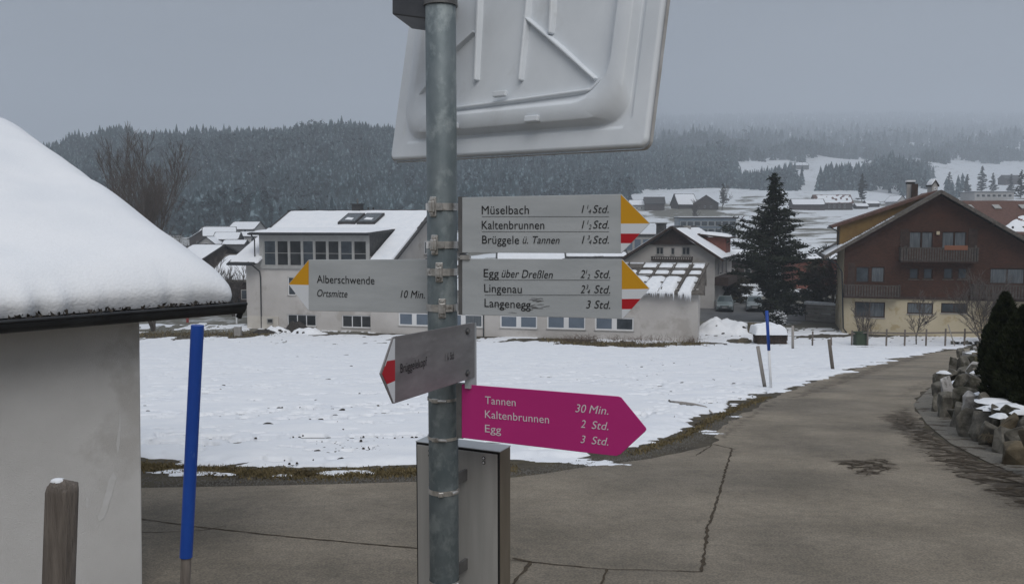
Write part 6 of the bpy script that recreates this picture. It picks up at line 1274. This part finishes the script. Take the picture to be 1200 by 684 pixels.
# ------------------------------------------------------------ snow heaps, hedge, stones, stakes
def heap(name, label, cat, px, py, rx, ry, hz, seed, mat, cut=0.0, peaks=3):
    p = GP(px, py); r = random.Random(seed); t = thing(name, label, cat, (p.x, p.y, p.z)); n_ = 46; V = []
    pk = [(r.uniform(-.5, .5) * rx, r.uniform(-.4, .4) * ry, r.uniform(.5, 1) * hz, r.uniform(.35, .6)) for _ in range(peaks)] + [(0, 0, hz * .8, .7)]
    for i in range(n_):
        for j in range(n_):
            x_, y_ = (i / (n_ - 1) * 2 - 1) * rx, (j / (n_ - 1) * 2 - 1) * ry; e = max(0, 1 - (x_ / rx) ** 2 - (y_ / ry) ** 2)
            h_ = max([hh * max(0, 1 - math.hypot((x_ - a) / (w_ * rx), (y_ - b2) / (w_ * ry))) ** .8 for a, b2, hh, w_ in pk] + [0]); h_ = (h_ * .75 + hz * .3 * e) * min(1, e * 3)
            h_ += hz * .14 * noise.noise(Vector((x_ * 1.5, y_ * 1.5, seed))) * min(1, e * 4) + hz * .07 * noise.noise(Vector((x_ * 5, y_ * 5, seed))) * min(1, e * 4) - (.06 if e < .02 else 0); V.append((x_, y_, h_ + .02))
    np_mesh('mound', V, grid_faces(n_, n_), M[mat], t, smooth=True)
    if cut:
        rr = random.Random(seed + 1)
        for k in range(int(cut)):
            i_, j_ = rr.randrange(8, n_ - 8), rr.randrange(2, n_ // 2); x_, y_, z_ = V[i_ * n_ + j_]; boulder(t, Vector((x_, y_, z_)), rr.uniform(.15, .4), rr.uniform(.15, .3), rr.uniform(.1, .25), 'earth', seed * 31 + k)
    return t
heap('snow_heap', 'large shovelled snow heap right of the white wing', 'snow heap', 853, 388, 3.2, 2.6, 1.2, 1, 'roof_snow', 7, 5)
heap('snow_heap', 'small broken snow heap in front of the downpipe', 'snow heap', 326, 389, 1.3, .8, .55, 4, 'roof_snow', 5)
heap('snow_heap', 'snow heap on the right flank of the dark earth pile', 'snow heap', 362, 391, 1.6, .8, .6, 6, 'roof_snow', 3)
heap('earth_pile', 'pile of dark earth in front of the basement window', 'earth pile', 349, 388, 1.5, .9, .95, 3, 'earth', 0)
heap('earth_pile', 'flat dark earth scatter by the house corner', 'earth pile', 312, 390, 1.5, .7, .3, 8, 'earth', 3)
p = GP(906, 404); t = thing('clipped_hedge', 'square brown clipped hedge carrying a thick cushion of snow', 'hedge', tuple(p)); V = []; F = []; r = random.Random(4)
for k in range(4200):
    f = r.choice('xXyYz'); x_, y_, z_ = r.uniform(-1, 1), r.uniform(-1, 1), r.random()
    if f in 'xX': x_ = 1 if f == 'x' else -1
    if f in 'yY': y_ = 1 if f == 'y' else -1
    if f == 'z': z_ = 1
    c = Vector((x_ * 1.05, y_ * .8 + .8, z_ * 1.0)); a = Vector((r.gauss(0, 1), r.gauss(0, 1), r.gauss(0, 1))).normalized() * .07; b2 = Vector((r.gauss(0, 1), r.gauss(0, 1), r.gauss(0, 1))).normalized() * .04; o_ = len(V); V += [tuple(c - a), tuple(c + b2), tuple(c + a)]; F.append((o_, o_ + 1, o_ + 2))
np_mesh('leaves', V, F, M['dead_plants'], t); build('inner_twigs', MB().box(-1.0, 1.0, .05, 1.55, -.1, .97), M['earth'], t)
V = []; n_ = 24
for i in range(n_):
    for j in range(n_):
        x_, y_ = i / (n_ - 1) * 2 - 1, j / (n_ - 1) * 2 - 1; e = max(0, (1 - x_ ** 4) * (1 - y_ ** 4)); V.append((x_ * 1.2 - .15, y_ * .95 + .8, .95 + .5 * e ** .25 * (1 + .45 * noise.noise(Vector((x_ * 2, y_ * 2, 0)))) - (.2 if e == 0 else 0)))
np_mesh('snow_cushion', V, grid_faces(n_, n_), M['roof_snow'], t, smooth=True)
for px, py, w_, h_, lb in ((872, 402, 1.1, .45, 'brown flat boulder beside the clipped hedge'), (884, 392, 1.6, 1.3, 'dark earthy stone in the flank of the snow heap')):
    p = GP(px, py); t = thing('garden_boulder', lb, 'boulder', tuple(p)); boulder(t, Vector((0, 0, h_ * .4)), w_, .9, h_, 'stone_tan', int(px))
def stake(name, label, cat, p0, p1, rad, mat, group=None, top=None):
    """p0 foot pixel on the ground, p1 head pixel"""
    a = GP(*p0); b_ = P(p1[0], p1[1], a.y); t = thing(name, label, cat, tuple(a), 0, group); v = b_ - a
    if top is None: build('pole', MB().tube([-v * .05, v * .5, v], [rad, rad, rad * .96], 10), M[mat], t, smooth=True)
    else:
        build('pole', MB().tube([-v * .05, v * top], rad * .8, 10), M[mat], t, smooth=True); build('sleeve', MB().tube([v * top, v], rad, 10), M['blue'], t, smooth=True)
    return t
gs = 'wooden stakes standing in the snow'
stake('wooden_stake', 'leaning grey wooden stake left of the slim blue snow pole', 'stake', (896.5, 455), (888, 405.5), .045, 'pale_wood', gs)
stake('slim_snow_pole', 'slim snow pole with blue upper and white lower part at the road edge', 'snow pole', (903.5, 456), (898.5, 364), .038, 'white_paint', None, .5)
stake('wooden_stake', 'leaning brown stake on the road edge right of the slim snow pole', 'stake', (976, 434), (971.5, 397.5), .06, 'old_wood', gs)
stake('wooden_stake', 'pale upright post on a little bare patch of ground', 'stake', (929, 409), (929, 381.5), .085, 'pale_wood', gs)
stake('wooden_stake', 'thin upright stake between the pale post and the leaning brown stake', 'stake', (952, 405.5), (952.5, 388), .06, 'old_wood', gs)
stake('wooden_stake', 'short stake just left of the brown chalet corner', 'stake', (974.5, 405), (974, 394), .05, 'old_wood', gs)
# garden fence of the chalet
fp = [(998, 405, 387), (1016.5, 405.5, 385), (1038.5, 406, 385.5), (1060, 406, 386), (1085, 406, 385.5), (1107.5, 406, 385), (1130, 405.5, 385), (1152, 405, 385)]
a = GP(fp[0][0], fp[0][1]); t = thing('garden_fence', 'low post and rail fence in front of the yellow ground floor', 'fence', tuple(a)); tops = []
for px, yb, yt in fp:
    p = GP(px, yb); h_ = P(px, yt, p.y).z - p.z; build('fence_post', MB().tube([p - a - Vector((0, 0, .1)), p - a + Vector((0, 0, h_))], .065, 8), M['old_wood'], t); tops.append(p - a + Vector((0, 0, h_ * .78)))
for q0, q1 in zip(tops, tops[1:]): build('rail', MB().beam(q0, q1, .05, .1), M['old_wood'], t)
p = GP(1119, 406); q = P(1111, 380, p.y); t = thing('leaning_pole', 'thin pole leaning against the garden fence', 'pole', tuple(p)); build('pole', MB().tube([(0, 0, 0), q - p], .04, 8), M['pale_wood'], t)
for i, (px0, py0, px1, py1) in enumerate(((1143, 391, 1136, 384), (1149, 389, 1142, 384))):
    a = P(px0, py0, 61); b_ = P(px1, py1, 61); t = thing('fence_brace', ('short slanting dark plank at the fence end, left one', 'short slanting dark plank at the fence end, right one')[i], 'plank', (a.x, a.y, float(Gnear(61)))); o_ = Vector(t.location); build('plank', MB().beam(a + (a - b_) * 1.2 - o_, b_ - o_, .14, .06), M['old_wood'], t)
p = GP(1008, 405); t = thing('compost_bin', 'green compost bin standing in front of the chalet', 'bin', tuple(p)); bevel(build('body', MB().box(-.42, .42, -.35, .35, 0, .95), M['green_bin'], t), .05, 2); build('lid', MB().box(-.45, .45, -.38, .38, .95, 1.03), M['green_bin'], t)
p = GP(1136, 404); t = thing('stone_heap', 'dark garden stones with snow on top beside the fence end', 'stones', tuple(p))
for k in range(7): boulder(t, Vector((-1.2 + k * .45, (k % 2) * .4, .15)), .6, .5, .4, 'stone', 300 + k); 
snow_sheet(t, [(-1.2, -.1, .3), (1.4, -.1, .3), (1.4, .6, .36), (-1.2, .6, .36)], .12, 3, 'snow_patch', 12, 8, drop=.15)
# grey plank fence right of the conifer
a = P(944, 385, 80); b_ = P(990, 385, 78); t = thing('plank_fence', 'grey plank fence topped with snow between conifer and chalet', 'fence', (a.x, a.y, -7.66)); v = b_ - a; v.z = 0
for k in range(4): build('plank', MB().beam(Vector((0, -.02 * (k % 2), .25 + k * .4)), v + Vector((0, 0, .25 + k * .4)), .05, .36), M['concrete'], t)
for k in range(4): build('fence_post', MB().beam(v * (k / 3) + Vector((0, .06, 0)), v * (k / 3) + Vector((0, .06, 1.75)), .1, .1), M['old_wood'], t)
build('snow_cap', MB().beam(Vector((0, .3, 1.78)), v + Vector((0, .3, 1.78)), 1.0, .22), M['thin_snow'], t)
# things in front of the left buildings
def small_post(name, label, cat, px, pyt, pyb, Y, w_, mat):
    a, b_ = P(px, pyb, Y), P(px, pyt, Y); gz = g1(a.x, Y); t = thing(name, label, cat, (a.x, Y, gz)); bevel(build('body', MB().box(-w_ / 2, w_ / 2, -w_ / 3, w_ / 3, -.05, b_.z - gz), M[mat], t), .03, 2)
    bevel(build('cap', MB().box(-w_ / 2 - .02, w_ / 2 + .02, -w_ / 3 - .02, w_ / 3 + .02, b_.z - gz, b_.z - gz + .04), M['thin_snow'], t), .01, 1); return t
small_post('red_marker_post', 'faded red marker post below the hut gutter', 'post', 220, 371, 383, 79, .22, 'red_plastic')
small_post('junction_box', 'pale grey junction box in front of the white house corner', 'box', 279, 382.5, 394, 70, .55, 'concrete')
small_post('boundary_post', 'stubby grey post right of the tall bare tree trunk', 'post', 191.5, 373, 380, 82, .4, 'concrete')
p = P(277.5, 380, 78); t = thing('white_stand', 'small white T shaped stand left of the white house', 'stand', (p.x, 78, g1(p.x, 78))); build('upright', MB().box(-.07, .07, -.05, .05, 0, 1.75), M['white_paint'], t); build('crossbar', MB().box(-.22, .28, -.06, .06, 1.6, 1.85), M['white_paint'], t)
# fallen branch on the snow edge and its twigs
a = GP(786, 474.5); pts = [a + Vector((0, 0, .05)), GP(800, 476) + Vector((0, 0, .06)), GP(814, 478) + Vector((0, 0, .06)), GP(827, 480) + Vector((0, 0, .05)), GP(836, 486) + Vector((0, 0, .02))]
t = thing('fallen_branch', 'broken pale branch lying across the snow at the road bend', 'branch', tuple(a)); build('limb', MB().tube([p - a for p in pts], [.04, .036, .034, .02, .008], 8), M['pale_wood'], t, smooth=True)
mb = MB(); mb.tube([GP(796, 480) - a + Vector((0, 0, .03)), GP(789, 484) - a + Vector((0, 0, .05)), GP(784, 491) - a + Vector((0, 0, .05))], [.008, .006, .004], 5); mb.tube([GP(793, 484) - a + Vector((0, 0, .03)), GP(790, 492) - a + Vector((0, 0, .05))], .005, 5); build('twigs', mb, M['bark'], t)
# withered plants along the foot of the wing
mb = MB(); r = random.Random(12)
for k in range(520):
    px = r.choice((r.uniform(655, 700), r.uniform(680, 775), r.uniform(735, 790), r.gauss(808, 6))); c = GP(px, r.uniform(397, 403)); l_ = r.uniform(.15, .6) * (1.3 if 750 < px < 800 else 1)
    mb.tube([c, c + Vector((r.gauss(0, .12), r.gauss(0, .1), l_ * .6)), c + Vector((r.gauss(0, .25), r.gauss(0, .2), l_))], [.012, .009, .004], 3, caps=False)
o = build('withered_border_plants', mb, M['dead_plants'], None, normals=False, kind='stuff'); tag(o, 'withered reddish brown border plants at the foot of the wing wall', 'plants')

# ------------------------------------------------------------ forest on the hills
fr_ng = np.random.default_rng(11)
def tree_proto(nt_, ns, seed):
    r = np.random.default_rng(seed); V = []; F = []
    for k in range(nt_):
        z0 = .06 + .80 * k / nt_; z1 = z0 + 1.5 / nt_ if k < nt_ - 1 else 1.0; rad = (1 - z0) ** .8 * .21 * r.uniform(.85, 1.15); o_ = len(V); V.append((r.normal(0, .01), r.normal(0, .01), min(1, z1)))
        for j in range(ns * 2):
            a = PI * j / ns + k; q = rad * (r.uniform(.85, 1.25) if j % 2 == 0 else r.uniform(.45, .65)); V.append((math.cos(a) * q, math.sin(a) * q, z0 - (.035 if j % 2 == 0 else -.01) + r.normal(0, .008)))
        for j in range(ns * 2): F.append((o_, o_ + 1 + j, o_ + 1 + (j + 1) % (ns * 2)))
    return np.array(V, np.float32), np.array(F, np.int32)
protos = [tree_proto(4, 4, s_) for s_ in range(3)]
def round_proto(seed):
    r = np.random.default_rng(seed); V = []; F = []
    for k in range(16):
        a, z_ = r.uniform(0, 6.28), r.uniform(.3, .95); q = .23 * math.sin(PI * min(1, (z_ - .2) / .8)) * r.uniform(.4, 1); c = np.array([math.cos(a) * q, math.sin(a) * q, z_]); o_ = len(V)
        for j in range(4): V.append(tuple(c + r.normal(0, .055, 3)))
        F += [(o_, o_ + 1, o_ + 2), (o_ + 1, o_ + 2, o_ + 3)]
    return np.array(V, np.float32), np.array(F, np.int32)
protos.append(round_proto(5))
def in_forest(x, y):
    px = 600 + 1000 * x / y; z = G(x, y); py = 262 - 1000 * (z - CAMZ) / y
    n_ = (fbm(x / 45, y / 45, 3, 61) - .5)
    left = (px < 735 + 60 * n_) & (y > np.where(px < 560, 350, 452) + 120 * n_)
    right = (px >= 700) & (y > 640 + 120 * n_)
    m_ = left | right
    def hole(x0, x1, y0, y1, s=8):
        w1 = n_ * 60; return (px > x0 + w1) & (px < x1 + w1) & (py > y0 + n_ * 14) & (py < y1 + n_ * 14)
    m_ &= ~hole(846, 1016, 187, 213); m_ &= ~hole(938, 962, 203, 240); m_ &= ~hole(1085, 1300, 190, 224); m_ &= ~hole(1005, 1100, 190, 203)
    m_ &= ~((vn(x / 30, y / 30, 18) < .25) & (px > 780))
    m_ &= ~((py > 212) & (px > 1070) & (vn(x / 18, y / 18, 8) < .62))
    return m_
def forest(name, label, x0, x1, y0, y1, dens, hmin, hmax, mat, extra=None, seed=1):
    r = np.random.default_rng(seed); area = 0; Y = np.sqrt(r.uniform(y0 ** 2, y1 ** 2, dens)); A = r.uniform(x0, x1, dens); X = A * Y; k = in_forest(X, Y); X, Y = X[k], Y[k]; Z = G(X, Y)
    Hh = r.uniform(hmin, hmax, len(X)) * (.5 + 1.0 * fbm(X / 22, Y / 22, 3, 71)); VV = []; FF = []; o_ = 0
    which = np.where(fbm(X / 60, Y / 60, 3, 91) + r.normal(0, .1, len(X)) > .62, 3, r.integers(0, 3, len(X)))
    for w_ in range(4):
        pv, pf = protos[w_]; s_ = which == w_; n = s_.sum()
        if n == 0: continue
        a = r.uniform(0, 6.28, n); ca, sa = np.cos(a), np.sin(a); fat = r.uniform(.8, 1.35, n); h_ = Hh[s_]
        vx = (pv[None, :, 0] * ca[:, None] - pv[None, :, 1] * sa[:, None]) * (h_ * fat)[:, None] + X[s_][:, None]; vy = (pv[None, :, 0] * sa[:, None] + pv[None, :, 1] * ca[:, None]) * (h_ * fat)[:, None] + Y[s_][:, None]; vz = pv[None, :, 2] * h_[:, None] + Z[s_][:, None] - .6
        V = np.stack([vx, vy, vz], 2).reshape(-1, 3); F = (pf[None] + (np.arange(n) * len(pv))[:, None, None]).reshape(-1, 3) + o_; VV.append(V); FF.append(F); o_ += len(V)
    V = np.concatenate(VV); F = np.concatenate(FF); o = np_mesh(name, V, F, M[mat], kind='stuff'); o['label'] = label; o['category'] = 'forest'; return o
m = mk('frosted_conifers', (.004, .016, .020), (.018, .042, .048), .045, .9, spec=.2, c3=(.20, .27, .30), c3scale=.4, c3ramp=(.52, .66)); M['frost'] = m
# frost and snow lie on the upper sides
t = m.node_tree; b = t.nodes['Principled BSDF']; src = b.inputs['Base Color'].links[0].from_socket; ge = t.nodes.new('ShaderNodeNewGeometry'); sx = t.nodes.new('ShaderNodeSeparateXYZ'); t.links.new(ge.outputs['True Normal'], sx.inputs[0])
nf = t.nodes.new('ShaderNodeTexNoise'); nf.inputs['Scale'].default_value = .05; tcn = t.nodes.new('ShaderNodeTexCoord'); t.links.new(tcn.outputs['Object'], nf.inputs['Vector'])
f = math_node(t, 'MULTIPLY', math_node(t, 'SUBTRACT', nf.outputs['Fac'], .38), .7); f.node.use_clamp = True
x = t.nodes.new('ShaderNodeMix'); x.data_type = 'RGBA'; x.inputs[7].default_value = (.22, .28, .31, 1); t.links.new(f, x.inputs[0]); t.links.new(src, x.inputs[6]); t.links.new(x.outputs[2], b.inputs['Base Color'])
forest('hillside_forest', 'frosted conifer forest covering the left hill', -.72, .14, 330, 1150, 29000, 8, 19, 'frost', seed=1)
forest('hillside_forest', 'frosted conifer forest fading into cloud on the right hill', .10, .78, 560, 1500, 23000, 10, 20, 'frost', seed=2)
forest('mountain_forest', 'high forest dissolving in the low cloud', -.1, .78, 1480, 4800, 15000, 20, 34, 'frost', seed=3)

# ------------------------------------------------------------ the damp air
mh = bpy.data.materials.new('haze_air'); mh.use_nodes = True; t = mh.node_tree; t.nodes.clear(); out = t.nodes.new('ShaderNodeOutputMaterial'); pv = t.nodes.new('ShaderNodeVolumePrincipled')
pv.inputs['Color'].default_value = (.84, .91, .995, 1); pv.inputs['Density'].default_value = HAZE_DENSITY; pv.inputs['Anisotropy'].default_value = 0; t.links.new(pv.outputs[0], out.inputs['Volume'])
build('haze', MB().box(-4600, 4600, -60, 5200, -10, 740), mh, kind='stuff', label='pale damp winter haze filling the valley', category='haze')
